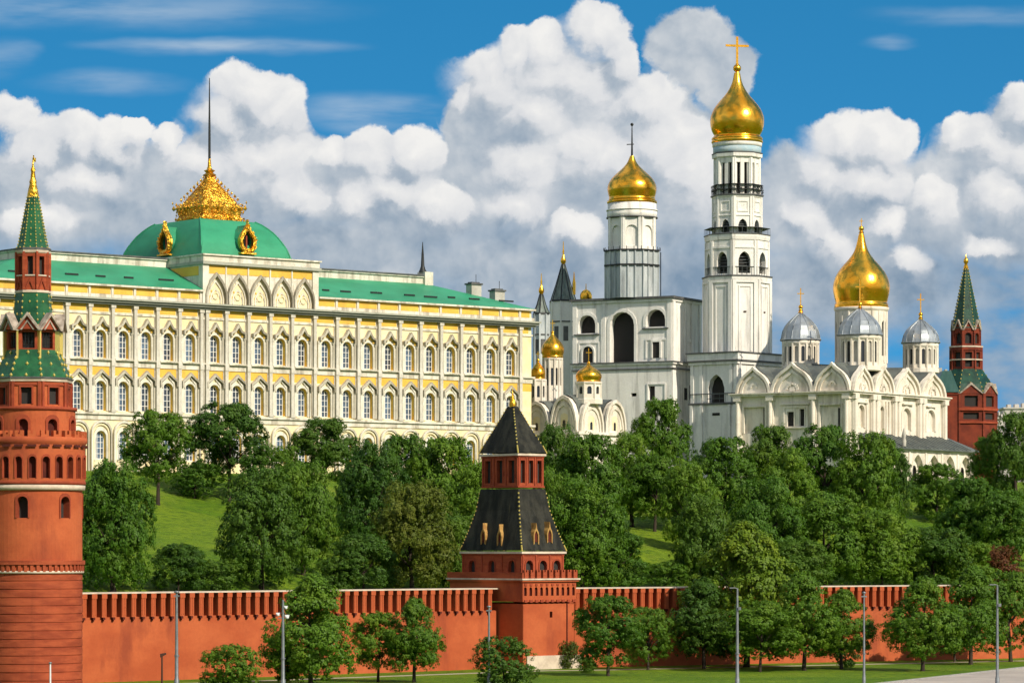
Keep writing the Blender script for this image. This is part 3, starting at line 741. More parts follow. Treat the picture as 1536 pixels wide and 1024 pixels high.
def studs(mb, prof, n, a0, c, rows, rad, m, proud=.05, mid=True):
    """gilt studs up the ribs and faces of a faceted roof; prof: [(r,z)] of its corners"""
    zs = [z for _, z in prof]
    def rr(z):
        for (r0, z0), (r1, z1) in zip(prof, prof[1:]):
            if min(z0, z1) <= z <= max(z0, z1): return r0 + (r1 - r0) * (z - z0) / (z1 - z0 + 1e-9)
        return prof[-1][0]
    for k in range(n * 2):
        a = a0 + math.pi * k / n
        for i in range(rows):
            if k % 2 and (i % 2 or not mid): continue
            z = min(zs) + (max(zs) - min(zs)) * (i + .5) / rows
            r = rr(z) * (1.0 if k % 2 == 0 else math.cos(math.pi / n)) + proud
            x, y = c[0] + r*math.cos(a), c[1] + r*math.sin(a); q = rad
            mb.add([(x-q,y,z),(x,y-q,z),(x+q,y,z),(x,y+q,z),(x,y,z+q*1.4),(x,y,z-q*1.4)], [(0,1,4),(1,2,4),(2,3,4),(3,0,4),(1,0,5),(2,1,5),(3,2,5),(0,3,5)], m)

def build_round_tower():
    D = 350.0; q = D / F
    T = Thing('round_tower', 'tall round red brick tower with green tiled tent roof on the river wall corner', 'tower', (WX(49.5, D), D, 0))
    z = lambda y: WZ(y, D)
    A8 = RAD(-115)
    # lower drum with courses
    b = MB(); zt, z0 = z(857), -1.0; prof = []; n = 15
    for i in range(n):
        a = z0 + (zt - z0) * i / n; c = z0 + (zt - z0) * (i + 1) / n; prof += [(5.16, a), (5.16, c - .16), (5.09, c - .14), (5.09, c - .02)]
    b.lathe(prof, 96, 0, m=0, sm=False)
    T.part('base_drum', b, 'red brick')
    tr = MB(); tr.lathe([(5.1,zt-.16),(5.32,zt-.14),(5.32,zt+.1),(5.1,zt+.12)], 96, m=0); tr.lathe([(5.1,z(736)),(5.42,z(735)),(5.46,z(728)),(5.2,z(727))], 96, m=0)
    T.part('string_course', tr, 'pale trim')
    # main drum, seven arched windows round
    R = 5.14; m = MB(cyl_xf(R)); ops = []
    for k in range(7): ops.append((R * RAD(-4 + 52 * k - 156), 1.16, z(777), z(745), 'arch'))
    outs = arch_wall(m, -math.pi * R, math.pi * R, zt, z(735), ops, .8, 0, 1, .55)
    T.part('drum', m, ['red plaster', 'brick trim'])
    opening_parts(T, [(cyl_xf(R), o) for o in outs], .8, ('dark interior', 'brick trim'), frame=1.28)
    dm = MB()                                                   # row of small machicolation teeth
    for k in range(52):
        a = 2 * math.pi * k / 52; dm.xf = cyl_xf(R, a); dm.box(-.15, .15, -.2, .1, z(856.5), z(846)); dm.box(-.31, .31, -.3, .1, z(846), z(840))
    T.part('corbel_course', dm, 'red brick')
    # crown: blind arcade under swallow-tail merlons
    R = 5.45; m = MB(cyl_xf(R)); ops = [(2 * math.pi * R * (k + .5) / 24 - math.pi * R, .74, z(718), z(686), 'arch') for k in range(24)]
    outs = arch_wall(m, -math.pi * R, math.pi * R, z(727), z(666), ops, .55, 0, 1, .5)
    m.xf = None; m.lathe([(5.45,z(668)),(5.66,z(664)),(5.66,z(657)),(4.5,z(655))], 72, m=0)
    m.lathe([(5.3, z(727.5)), (5.52, z(727)), (5.52, z(723)), (5.44, z(722))], 72, m=1)
    T.part('crown', m, ['red plaster', 'brick trim'])
    opening_parts(T, [(cyl_xf(R), o) for o in outs], .55, ('dark brick and recess shade', 'brick trim'), 'niche', 1.2)
    mm = MB(); mm.box(-.42, .42, -.1, .45, 0, .75); mm.box(-.42, -.14, -.1, .45, .75, 1.15); mm.box(.14, .42, -.1, .45, .75, 1.15); mm.box(-.46, .46, -.2, -.08, -.55, -.3, 1)
    me = mm.data('merlon', ['red plaster', 'dark brick and recess shade'])
    for k in range(26):
        a = 2 * math.pi * k / 26; r = 5.5
        T.inst('merlon', me, (r*math.cos(a), r*math.sin(a), z(664)), rz=a + math.pi/2)
    # upper round drum
    R = 4.42; m = MB(cyl_xf(R)); ops = [(R * RAD(-5 + 40 * k - 160), 1.05, z(655), z(630), 'arch') for k in range(9)]
    outs = arch_wall(m, -math.pi * R, math.pi * R, z(664), z(617), ops, .5, 0, 1, .5)
    m.xf = None; m.lathe([(4.42,z(617)),(4.62,z(616)),(4.62,z(612)),(4.0,z(611))], 64, m=1)
    T.part('upper_drum', m, ['red plaster', 'brick trim'])
    opening_parts(T, [(cyl_xf(R), o) for o in outs], .5, ('dark brick and recess shade', 'brick trim'), frame=1.45)
    # octagon under the skirt roof
    R = 4.05; m = MB(); wins = []
    for k in range(8):
        xf = facet_xf(k, 8, R, A8); m.xf = xf; hw = R * math.sin(math.pi/8)
        o = arch_wall(m, -hw, hw, z(612), z(574), [(0, 1.15, z(608), z(583), 'rect')], .45, 0, 1); wins += [(xf, o[0])]
        m.box(-hw+.04, -hw+.3, -.2, .05, z(611.5), z(574.5), 1); m.box(hw-.3, hw-.04, -.2, .05, z(611.5), z(574.5), 1)
        m.box(-hw+.31, hw-.31, -.14, .05, z(580), z(577), 1)
    T.part('octagon', m, ['red plaster', 'brick trim'])
    opening_parts(T, wins, .45, ('dark interior', 'brick trim'), frame=1.3)
    c = MB(); c.lathe([(3.9,z(575)),(4.2,z(574)),(4.25,z(570)),(3.9,z(569))], 8, A8, m=0, sm=False); T.part('cornice', c, 'pale trim')
    # skirt roof
    r = MB(); P = [(4.3,z(569)),(4.0,z(563)),(3.55,z(549)),(3.1,z(536)),(2.85,z(526))]
    r.lathe(P, 8, A8, m=0, sm=False); r.lathe([(4.34,z(570)),(4.36,z(568)),(4.0,z(566))], 8, A8, m=2, sm=False)
    studs(r, P[::-1], 8, A8, (0, 0), 5, .17, 1)
    T.part('skirt_roof', r, ['green tile', 'gilt dots', 'dark ledge'])
    # lantern with gables
    R = 2.85; m = MB(); wins = []
    for k in range(8):
        xf = facet_xf(k, 8, R, A8); m.xf = xf; hw = R * math.sin(math.pi/8)
        o = arch_wall(m, -hw, hw, z(527), z(496), [(0, 1.35, z(524), z(500), 'rect')], .6, 0, 1); wins.append((xf, o[0]))
        m.box(-hw-.09, -hw+.09, -.34, .1, z(541), z(495), 2)
    T.part('lantern', m, ['red brick', 'brick trim', 'gilt dots'])
    for xf, ol in wins:
        b = MB(xf); b.panel(ol, .59, 0)
        for i in (-1, 0, 1): b.box(i*.34-.03, i*.34+.03, .2, .26, z(524), z(500), 1)
        for i in range(1, 5): b.box(-.66, .66, .2, .26, z(524)+i*.33-.02, z(524)+i*.33+.02, 1)
        T.part('window', b, ['dark interior', 'dark iron'])
    for k in range(8):
        g = MB(facet_xf(k, 8, 3.35, A8)); hw = 3.35 * math.sin(math.pi/8)
        g.prism([(-hw, z(496)), (0, z(477)), (hw, z(496))], .05, .6, 1)
        g.ring([(-hw-.16,z(498)),(0,z(471)),(hw+.16,z(498))], [(-hw+.08,z(498)),(0,z(476)),(hw-.08,z(498))], -.3, .7, 0); g.ring([(-hw*.6,z(497)),(0,z(482)),(hw*.6,z(497))], [(-hw*.45,z(497)),(0,z(485)),(hw*.45,z(497))], -.06, .1, 0)
        T.part('gable', g, ['grey trim', 'brick trim'])
    r = MB(); P = [(2.75,z(495)),(2.3,z(484)),(2.05,z(470)),(1.95,z(452)),(1.85,z(440))]
    r.lathe(P, 8, A8, m=0, sm=False); studs(r, P[::-1], 8, A8, (0, 0), 6, .11, 1)
    r.lathe([(1.8,z(441)),(1.95,z(440)),(1.95,z(437)),(1.7,z(436))], 8, A8, m=2, sm=False)
    T.part('neck_roof', r, ['green tile', 'gilt dots', 'pale trim'])
    R = 1.76; m = MB(); wins = []
    for k in range(8):
        xf = facet_xf(k, 8, R, A8); m.xf = xf; hw = R * math.sin(math.pi/8)
        o = arch_wall(m, -hw, hw, z(437), z(378), [(0, .62, z(414), z(386), 'rect')], .5, 0, 1); wins.append((xf, o[0]))
        m.box(-hw-.1, -hw+.14, -.14, .1, z(436), z(379), 0); m.ring([(-.55,z(436)),(0,z(418)),(.55,z(436))], [(-.36,z(436)),(0,z(423)),(.36,z(436))], -.14, .02, 1)
        m.box(-hw+.15, hw-.15, -.1, .05, z(415.5), z(413.5), 2)
    m.xf = None; m.lathe([(1.72,z(382)),(1.86,z(380)),(1.9,z(376)),(1.6,z(375))], 8, A8, m=2, sm=False)
    T.part('belfry_stage', m, ['red brick', 'brick trim', 'pale trim'])
    opening_parts(T, wins, .5, ('dark interior',))
    s = MB(); P = [(1.78,z(374.5)),(1.55,z(366)),(.58,z(294))]
    s.lathe([(1.95,z(376)),(1.95,z(373)),(1.7,z(372.5))], 8, A8, m=2, sm=False)
    s.lathe(P, 8, A8, m=0, sm=False); studs(s, P[::-1], 8, A8, (0, 0), 17, .085, 1, .03)
    T.part('tent_roof', s, ['green tile', 'gilt dots', 'dark ledge'])
    f = MB(); f.lathe([(.6,z(295)),(.62,z(293)),(.5,z(284)),(.36,z(276)),(.4,z(273)),(.28,z(268)),(.2,z(258)),(.26,z(255)),(.12,z(250)),(.06,z(240))], 12)
    f.box(-.05, .3, -.03, .03, z(243), z(237)); f.box(.0, .12, -.03, .03, z(238), z(233))
    T.part('finial', f, 'rough gold')
build_round_tower()

def build_square_tower():
    D = 403.5; PH = RAD(41)
    T = Thing('square_tower', 'stout red brick wall tower under stacked black tent roofs', 'tower', (WX(769, D), D, 0), PH)
    D = 397.0; z = lambda y: WZ(y, D)
    HX, HY = 4.15, 6.6
    b = MB(); win = []
    b.xf = side_xf(0, HX, HY); o = arch_wall(b, -HX, HX, -.5, z(905), [(.35, .42, z(926), z(917), 'rect')], .5, 0, 1); win.append((b.xf, o[0]))
    b.xf = side_xf(3, HX, HY); b.box(-HY, HY, 0, .1, -.5, z(905), 0)
    b.xf = None; b.box(HX-.1, HX, -HY, HY, -.5, z(905)); b.box(-HX, HX, HY-.1, HY, -.5, z(905))
    # side buttress towards the wall, drain
    b.box(HX + .002, HX + .9, -HY + 1.2, HY - 2, -.5, z(880))
    b.box(HX - 1.35, HX - 1.22, -HY - .12, -HY - .005, .8, z(905), 2)
    T.part('body', b, ['red plaster', 'brick trim', 'dark brick and recess shade'])
    opening_parts(T, win, .5)
    pl = MB(); pl.box(-HX+.5, HX+.95, -HY-.25, -HY-.003, -.3, z(983)); pl.box(HX+.003, HX+1.0, -HY-.2, HY-2, -.3, z(990))
    T.part('plinth', pl, 'pale trim')
    # projecting arcade with little niches and teeth
    a = MB(); nich = []
    hx, hy = HX + .12, HY + .12
    for s_, L in ((0, hx), (1, hy), (2, hx), (3, hy)):
        xf = side_xf(s_, hx, hy); a.xf = xf; n = 10 if L == hx else 12; st = 2*L/n
        if s_ in (0,):
            outs = arch_wall(a, -L, L, z(902), z(872), [(-L + st*(i+.5), st*.5, z(893), z(880), 'arch') for i in range(n)], .3, 0, 1); nich += [(xf, o) for o in outs]
        else:
            arch_wall(a, -L, L, z(902), z(872), [], .3, 0, 1)
        if s_ != 3:
            for i in range(n): a.box(-L+st*(i+.25), -L+st*(i+.75), -.14, .02, z(903), z(899), 1); a.box(-L+st*(i+.3), -L+st*(i+.7), -.1, .02, z(878), z(875), 1)
    a.xf = None; a.box(-hx-.25, hx+.25, -hy-.25, hy+.25, z(872), z(869.5), 0); a.box(-hx-.38, hx+.38, -hy-.38, hy+.38, z(869.4), z(867), 2)
    T.part('arcade', a, ['red plaster', 'brick trim', 'pale trim'])
    opening_parts(T, nich, .3, ('dark brick and recess shade',), 'niche')
    pm = MB(); pm.box(-.3, .3, -.2, .2, 0, .75); pm.box(-.3, -.1, -.2, .2, .75, 1.0); pm.box(.1, .3, -.2, .2, .75, 1.0)
    pme = pm.data('merlon', ['red brick'])
    for i in range(9): T.inst('merlon', pme, (-hx + .35 + (2*hx - .7)*i/8, -hy - .1, z(867)))
    for i in range(1, 10): T.inst('merlon', pme, (hx + .1, -hy - .1 + (2*hy)*i/10, z(867)), rz=math.pi/2)
    lowp = MB(); lowp.box(-hx-.3, -hx-.1, -hy-.3, hy+.2, z(867), z(858))
    T.part('parapet', lowp, 'red brick')
    def stage(hx, hy, za, zb, wins, name, mats=('red brick', 'brick trim', 'pale trim')):
        w = MB(); op = []
        for s_, L in ((0, hx), (1, hy), (2, hx), (3, hy)):
            w.xf = side_xf(s_, hx, hy); ww = wins(L)
            outs = arch_wall(w, -L, L, za, zb, ww, .4, 0, 1); op += [(w.xf, o) for o in outs]
            xs = [-L+.12] + [(p[0]+q[0])/2 for p, q in zip(ww, ww[1:])] + [L-.12]
            for x in xs: w.box(x-.11, x+.11, -.1, .02, za, zb, 1)
        w.xf = None
        w.box(-hx-.12, hx+.12, -hy-.12, hy+.12, zb-.02, zb+.16, 1); w.box(-hx-.28, hx+.28, -hy-.28, hy+.28, zb+.165, zb+.42, 2)
        w.box(-hx-.14, hx+.14, -hy-.14, hy+.14, za, za+.2, 1)
        T.part(name, w, list(mats)); return op
    op = stage(3.3, 5.5, z(866), z(832), lambda L: [(-L+2*L*(i+.5)/3, 1.15, z(858), z(840), 'arch') for i in range(3)], 'lower_stage')
    opening_parts(T, op, .4, ('dark interior', 'brick trim'), frame=1.25)
    r = MB(); P = [(3.55,5.75,z(825)),(3.4,5.5,z(818)),(2.95,4.8,z(795)),(2.45,4.0,z(765)),(2.15,3.5,z(732))]
    for p, q_ in zip(P, P[1:]): r.frustum((0,0,p[0],p[1],p[2]), (0,0,q_[0],q_[1],q_[2]))
    for sx in (-1, 1):
        for sy in (-1, 1):
            for (p, q_) in zip(P, P[1:]):
                for i in range(5):
                    t = i/5; x, y, zz = [p[j]+(q_[j]-p[j])*t for j in range(3)]; k = .07
                    r.box(sx*x-k, sx*x+k, sy*y-k, sy*y+k, zz-.08, zz+.1, 1)
    ro = T.part('tent_roof', r, ['black tile', 'gilt dots'])
    tear = [(-.44,-.1),(-.44,1.0),(-.34,1.4),(-.12,1.75),(0,2.5),(.12,1.75),(.34,1.4),(.44,1.0),(.44,-.1)]
    tin = [(-.28,0),(-.28,1.0),(-.2,1.25),(-.08,1.45),(0,1.6),(.08,1.45),(.2,1.25),(.28,1.0),(.28,0)]
    for (s_, x, zb) in ((3, -1.5, z(815)), (3, 1.5, z(817)), (0, -1.0, z(815)), (0, 1.15, z(813))):
        hx_ = 3.42; hy_ = 5.45
        d = MB(side_xf(s_, hx_, hy_)); d.xf = (lambda f, x0, zb: (lambda a, b_, c: f(a + x0, b_, c + zb)))(side_xf(s_, hx_, hy_), x, zb)
        d.ring(tear, tin, -.04, 1.3); d.panel(tin, .12, 1)
        T.part('dormer', d, ['dormer ochre', 'dark brick and recess shade'], ro)
    op = stage(2.0, 3.3, z(730), z(684), lambda L: [(-L+2*L*(i+.5)/3, .66 if L < 2.5 else 1.0, z(723), z(689), 'rect') for i in range(3)], 'upper_stage')
    opening_parts(T, op, .4, ('dark interior', 'brick trim'), frame=1.2)
    r = MB(); P = [(2.28,3.6,z(677)),(2.05,3.2,z(667)),(1.1,1.7,z(634)),(.36,.55,z(606))]
    for p, q_ in zip(P, P[1:]): r.frustum((0,0,p[0],p[1],p[2]), (0,0,q_[0],q_[1],q_[2]))
    for sx in (-1, 1):
        for sy in (-1, 1):
            for (p, q_) in zip(P, P[1:]):
                for i in range(6):
                    t = i/6; x, y, zz = [p[j]+(q_[j]-p[j])*t for j in range(3)]; k = .06
                    r.box(sx*x-k, sx*x+k, sy*y-k, sy*y+k, zz-.08, zz+.1, 1)
    T.part('spire_roof', r, ['black tile', 'gilt dots'])
    f = MB(); f.lathe([(.42,z(607)),(.46,z(604)),(.46,z(600)),(.3,z(596)),(.14,z(591)),(.06,z(584)),(.03,z(576))], 12)
    T.part('finial', f, 'rough gold')
build_square_tower()

def build_walls():
    def wall(a, b, nm, label, spacing, mw):
        u, n = seg_frame(a, b); L = (b - a).length; ztop = 9.75
        T = Thing('fortress_wall', label, 'wall', (a.x, a.y, 0), math.atan2(u.y, u.x))
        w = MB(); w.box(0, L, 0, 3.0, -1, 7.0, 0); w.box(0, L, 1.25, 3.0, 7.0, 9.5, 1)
        T.part('curtain', w, ['red plaster', 'dark brick and recess shade'])
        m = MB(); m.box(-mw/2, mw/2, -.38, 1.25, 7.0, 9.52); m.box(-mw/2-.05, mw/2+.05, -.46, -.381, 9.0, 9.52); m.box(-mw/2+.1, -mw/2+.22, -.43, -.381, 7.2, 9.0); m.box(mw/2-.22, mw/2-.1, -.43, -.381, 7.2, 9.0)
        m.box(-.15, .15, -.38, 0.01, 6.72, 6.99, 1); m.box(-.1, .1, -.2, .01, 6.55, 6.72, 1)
        me = m.data('merlon', ['red plaster', 'dark brick and recess shade'])
        x = .6
        while x < L - .3:
            T.inst('merlon', me, (x, 0, 0)); x += spacing
        c = MB(); c.box(0, L, -.48, 3.1, 9.525, 9.66)
        T.part('coping', c, 'pale trim')
    wall(WALL_A, WALL_BL, 'w', 'red plastered river wall with close merlons between the round tower and the square tower', 1.33, .61)
    wall(WALL_B, WALL_C, 'w', 'red plastered river wall behind the park trees, on the far side of the square tower', 1.17, .57)
build_walls()

def build_far_tower():
    D = 725.0; T = Thing('far_tower', 'slender red brick tower with a dark green spire behind the white cathedral', 'tower', (WX(1449, D), D, 24.0))
    z = lambda y: WZ(y, D); q = D / F; A8 = RAD(-110)
    m = MB(); wins = []
    def octo(R, za, zb, op, dark='dark interior', fr=1.2):
        for k in range(8):
            xf = facet_xf(k, 8, R, A8); m.xf = xf; hw = R * math.sin(math.pi/8)
            o = arch_wall(m, -hw, hw, za, zb, [op] if op else [], .5, 0, 1)
            if op: wins.append((xf, o[0]))
            m.box(-hw-.16, -hw+.16, -.2, .15, za, zb, 1 if R > 6.8 else 0)
        m.xf = None
    octo(46*q, 20.0, z(633), None); octo(46.5*q, z(613), z(591), (0, 2.9, z(611), z(595), 'rect')); octo(46.2*q, z(632.9), z(617.1), (0, 3.4, z(630), z(620), 'rect')); octo(24*q, z(556), z(524), (0, 1.5, z(551), z(529), 'rect')); octo(21.5*q, z(519), z(494), (0, 1.4, z(516), z(500), 'arch'))
    for (r, a, b, mm) in ((49, 617, 613, 1), (48.5, 636, 633, 1), (25.5, 526, 519, 0), (26, 521.5, 519.5, 2), (25.5, 541, 539, 2)): m.lathe([(r*q*.9,z(a)),(r*q,z(a)),(r*q,z(b)),(r*q*.9,z(b))], 8, A8, m=mm, sm=False)
    T.part('shaft', m, ['old brick', 'brick trim', 'pale trim'])
    opening_parts(T, wins, .5)
    for R, zb, zt in ((47.5*q, 592, 575), (22.5*q, 496, 480)):
        for k in range(8):
            g = MB(facet_xf(k, 8, R, A8)); hw = R * math.sin(math.pi/8)
            g.prism([(-hw*.95,z(zb)),(0,z(zt+3)),(hw*.95,z(zb))], .05, .5, 1); g.ring([(-hw-.05,z(zb)),(0,z(zt)),(hw+.05,z(zb))], [(-hw+.28,z(zb)),(0,z(zt+4)),(hw-.28,z(zb))], -.2, .8, 0)
            T.part('gable', g, ['grey trim', 'old brick'])
    r = MB(); P = [(47*q,z(591)),(40*q,z(577)),(30*q,z(562)),(24.5*q,z(554))]; r.lathe(P, 8, A8, m=0, sm=False); studs(r, P[::-1], 8, A8, (0,0), 6, .16, 1)
    T.part('skirt_roof', r, ['deep green tile', 'gilt dots'])
    s = MB(); P = [(22.5*q,z(493)),(20*q,z(482)),(3.2*q,z(402))]; s.lathe(P, 8, A8, m=0, sm=False); studs(s, P[::-1], 8, A8, (0,0), 18, .15, 1, .05, False)
    T.part('spire_roof', s, ['deep green tile', 'gilt dots'])
    f = MB(); f.lathe([(.5,z(403)),(.55,z(401)),(.3,z(396)),(.55,z(393)),(.5,z(389)),(.2,z(387)),(.05,z(381))], 10); T.part('finial', f, 'gold')
build_far_tower()

# ------------------------------------------------------------------ white bell towers
def build_bell_tower():
    D = 632.0; PH = RAD(50); px = 1106
    T = Thing('bell_tower', 'tallest white octagonal bell tower with a gold onion dome and a cross', 'bell tower', (WX(px, D), D, 25.0), PH - math.pi/2)
    # local x runs along the face turned to the left, y goes back along the other face; the corner is at 0,0
    z = lambda y: WZ(y, D); q = D / F; c = (-5.6, 7.6)
    A8 = -(PH - math.pi/2) + RAD(-90 - 12)
    LX, LY = 11.0, 15.6
    b = MB(); wins = []
    fx0 = lambda x, y, zz: (x, y, zz); fx1 = lambda x, y, zz: (-y, x, zz)
    b.xf = fx0; o = arch_wall(b, -LX, 0, z(604), z(543), [(-5.0, 3.9, z(603), z(560), 'point')], 1.4, 0, 1); wins.append((fx0, o[0]))
    b.xf = fx1; o = arch_wall(b, 0, LY, z(604), z(543), [(2.9, 2.5, z(600), z(560), 'point')], 1.4, 0, 1); wins.append((fx1, o[0]))
    b.xf = None; b.box(-LX, -.02, .02, LY, z(604), z(545)) if False else None
    b.box(-LX, 0, LY-.1, LY, z(700), z(543)); b.box(-LX, -LX+.1, 0, LY, z(700), z(543))
    b.box(-LX-.15, .15, -.15, LY, z(720), z(605.5), 0)
    for x in (-LX+.3, -8.3, -1.7, -.3): b.box(x-.3, x+.3, -.42, -.155, z(680), z(606), 0)
    b.box(-7.7, -2.3, -.2, -.152, z(676), z(612), 1); b.box(-5.7, -4.0, -.28, -.203, z(622), z(618), 3)
    for x in (-LX+.35, -8.5, -1.5, -.35): b.box(x-.35, x+.35, -.2, .02, z(604), z(544), 0)
    b.box(.002, .25, .3, 1.0, z(604), z(544)); b.box(.002, .25, 5.2, 5.9, z(604), z(544))
    b.box(-LX-.4, .4, -.42, LY+.3, z(605.4), z(602.5), 2)
    b.box(-LX-.35, .35, -.37, LY+.35, z(545), z(541), 0); b.box(-LX-.6, .6, -.62, LY+.6, z(540.8), z(538.5), 2); b.box(-LX-.55, .55, -.57, LY+.55, z(538.4), z(528.5), 0); b.box(-LX-.75, .75, -.77, LY+.75, z(528.4), z(526.5), 2)
    T.part('podium', b, ['white stucco', 'white stucco', 'dark ledge', 'dark interior'])
    opening_parts(T, wins, 1.4)
    ir = MB()
    ir.box(-LX, .1, -.3, -.25, z(590), z(588.5)); ir.box(-7, -3, -.3, -.25, z(597), z(596))
    for i in range(9): ir.box(-LX+i*1.4, -LX+i*1.4+.06, -.3, -.25, z(602), z(588))
    T.part('railing', ir, 'weathered iron')
    # shaft
    m = MB(); R = 51.5*q
    for k in range(8):
        m.xf = facet_xf(k, 8, R, A8, c); hw = R*math.sin(math.pi/8)
        arch_wall(m, -hw, hw, z(527), z(413), [], .1, 0, 0)
        m.box(-hw+.02, -hw+.75, -.28, .05, z(526.5), z(417)); m.box(hw-.75, hw-.02, -.28, .05, z(526.5), z(417)); m.box(-hw+.75, hw-.75, -.28, .05, z(421), z(417))
        m.ring([(-hw+1.2,z(524)),(-hw+1.2,z(425)),(hw-1.2,z(425)),(hw-1.2,z(524))], [(-hw+1.45,z(524)),(-hw+1.45,z(427.5)),(hw-1.45,z(427.5)),(hw-1.45,z(524))], -.14, .02)
        if k in (0, 1): m.box(-.25, .25, -.16, .02, z(466), z(464), 2); 
    m.xf = None
    m.lathe([(R*.98,z(417)),(R*1.03,z(416.5)),(R*1.04,z(412)),(R*.9,z(411.9))], 8, A8, c, 0, False); m.lathe([(R*.9,z(411.8)),(R*1.06,z(411.7)),(R*1.06,z(409.8)),(R*.9,z(409.7))], 8, A8, c, 1, False)
    T.part('shaft', m, ['white stucco', 'dark ledge', 'rust pipe'])
    # two bell stages
    def stage(R, ya, yb, ow, wya, wyb, name, kind, dep, panel=None):
        s = MB(); wins = []
        for k in range(8):
            xf = facet_xf(k, 8, R, A8, c); s.xf = xf; hw = R*math.sin(math.pi/8)
            o = arch_wall(s, -hw, hw, z(ya), z(yb), [(0, ow, z(wya), z(wyb), kind)], dep, 0, 0); wins.append((xf, o[0]))
            s.box(-hw+.02, -hw+.42, -.2, .05, z(ya), z(yb)); s.box(hw-.42, hw-.02, -.2, .05, z(ya), z(yb))
            s.box(-hw+.42, hw-.42, -.16, .02, z(wyb-5), z(wyb-8) if panel is None else z(wyb-6.5))
            if panel: s.ring([(-hw+.7,z(panel[0])),(-hw+.7,z(panel[1])),(hw-.7,z(panel[1])),(hw-.7,z(panel[0]))], [(-hw+.95,z(panel[0]-2)),(-hw+.95,z(panel[1]+2)),(hw-.95,z(panel[1]+2)),(hw-.95,z(panel[0]-2))], -.13, .02, 0, True)
        so = T.part(name, s, ['white stucco']); 
        for xf, ol in wins:
            w = MB(xf); w.panel(ol, dep-.01, 0); x0, x1 = ol[0][0], ol[-1][0]
            for i in range(6): zz = z(wya) + (z(wyb)-z(wya))*(i+.6)/7.5; w.box(x0, x1, dep*.6, dep*.6+.1, zz, zz+.12, 1)
            T.part('window', w, ['dark interior', 'weathered iron'], so)
        return so
    stage(48.5*q, 410, 357, 2.35, 407, 374, 'lower_bell_stage', 'point', 1.3)
    stage(37.5*q, 346, 290, 1.75, 344, 324, 'upper_bell_stage', 'point', .9, (313, 296))
    co = MB()
    co.lathe([(47*q,z(357)),(49.5*q,z(356)),(50.5*q,z(351)),(50.5*q,z(348)),(40*q,z(347.9))], 8, A8, c, 0, False); co.lathe([(38*q,z(347.8)),(51.6*q,z(347.7)),(51.6*q,z(346.5)),(36*q,z(346.4))], 8, A8, c, 1, False)
    T.part('cornice', co, ['white stucco', 'dark ledge']); co = MB()
    co.lathe([(36*q,z(291)),(38.5*q,z(290.5)),(39.5*q,z(288.2)),(33*q,z(288.1))], 8, A8, c, 0, False); co.lathe([(33*q,z(288)),(41*q,z(287.9)),(41*q,z(286)),(30*q,z(285.9))], 8, A8, c, 1, False)
    T.part('cornice', co, ['white stucco', 'dark ledge'])
    def railing(R, ya, yb, n, extra=0):
        r = MB()
        for yy in (yb, (ya+yb)/2)[:2 if extra else 1]: r.lathe([(R,z(yy+.25)),(R+.05,z(yy+.25)),(R+.05,z(yy-.25)),(R,z(yy-.25))], 8, A8, c, 0, False)
        for k in range(8):
            r.xf = facet_xf(k, 8, R, A8, c); hw = R*math.sin(math.pi/8)
            for i in range(n):
                x = -hw + 2*hw*i/n; r.box(x-.028, x+.028, -.03, .03, z(ya), z(yb))
                if extra:
                    rng = random.Random(k*100+i)
                    for j in range(4): a = rng.uniform(-.3,.3); zz = z(ya) + rng.uniform(.1, 1.7); r.box(x+a-.13, x+a+.13, -.05, .04, zz, zz+.16)
        T.part('railing', r, 'weathered iron' if not extra else 'dark iron')
    railing(50.5*q, 346, 337, 5); railing(49.6*q, 409.5, 397, 5); railing(39.6*q, 286, 271, 7, 1)
    # open colonnade under the dome
    k_ = MB(); k_.lathe([(26*q,z(286)),(26*q,z(228))], 24, 0, c, 1)
    R = 35*q
    for k in range(8):
        k_.xf = facet_xf(k, 8, R, A8, c); hw = R*math.sin(math.pi/8)
        k_.box(-hw-.25, -hw+.4, -.1, .8, z(285.8), z(230), 0); k_.box(hw-.4, hw+.25, -.05, .8, z(285.8), z(230), 0)
        k_.box(-.36, .36, .0, .7, z(285.8), z(230), 0)
        k_.box(-hw, hw, .05, .9, z(238), z(229), 0)
    k_.xf = None
    k_.lathe([(34*q,z(230)),(38.5*q,z(229)),(39*q,z(224)),(36*q,z(223.5))], 8, A8, c, 0, False); k_.lathe([(35*q,z(223.6)),(39.3*q,z(223.4)),(39.3*q,z(222)),(35*q,z(221.9))], 8, A8, c, 3, False)
    k_.lathe([(36*q,z(222)),(36.6*q,z(221.5)),(36.6*q,z(212.5)),(36*q,z(212.4))], 40, 0, c, 2); k_.lathe([(36*q,z(212.5)),(37.5*q,z(212)),(38*q,z(206)),(36*q,z(205))], 40, 0, c, 0)
    T.part('colonnade', k_, ['white stucco', 'dark interior', 'blue band', 'dark ledge'])
    d = MB(); d.lathe([(37.5*q,z(207)),(39.5*q,z(205)),(38*q,z(200)),(35*q,z(197)),(34.5*q,z(194))], 40, 0, c)
    onion(d, 41*q, z(203), z(99), c, 56); T.part('dome', d, 'gold')
    x = MB(); ball(x, 6.2*q, z(92), c, n=18); x.lathe([(3.6*q,z(101)),(2.2*q,z(97)),(2.6*q,z(85))], 12, 0, c)
    cross(x, z(87), z(44), 17.5*q/.97, c, 0, .2, -(PH - math.pi/2) + RAD(12)); T.part('cross', x, 'gold')
build_bell_tower()

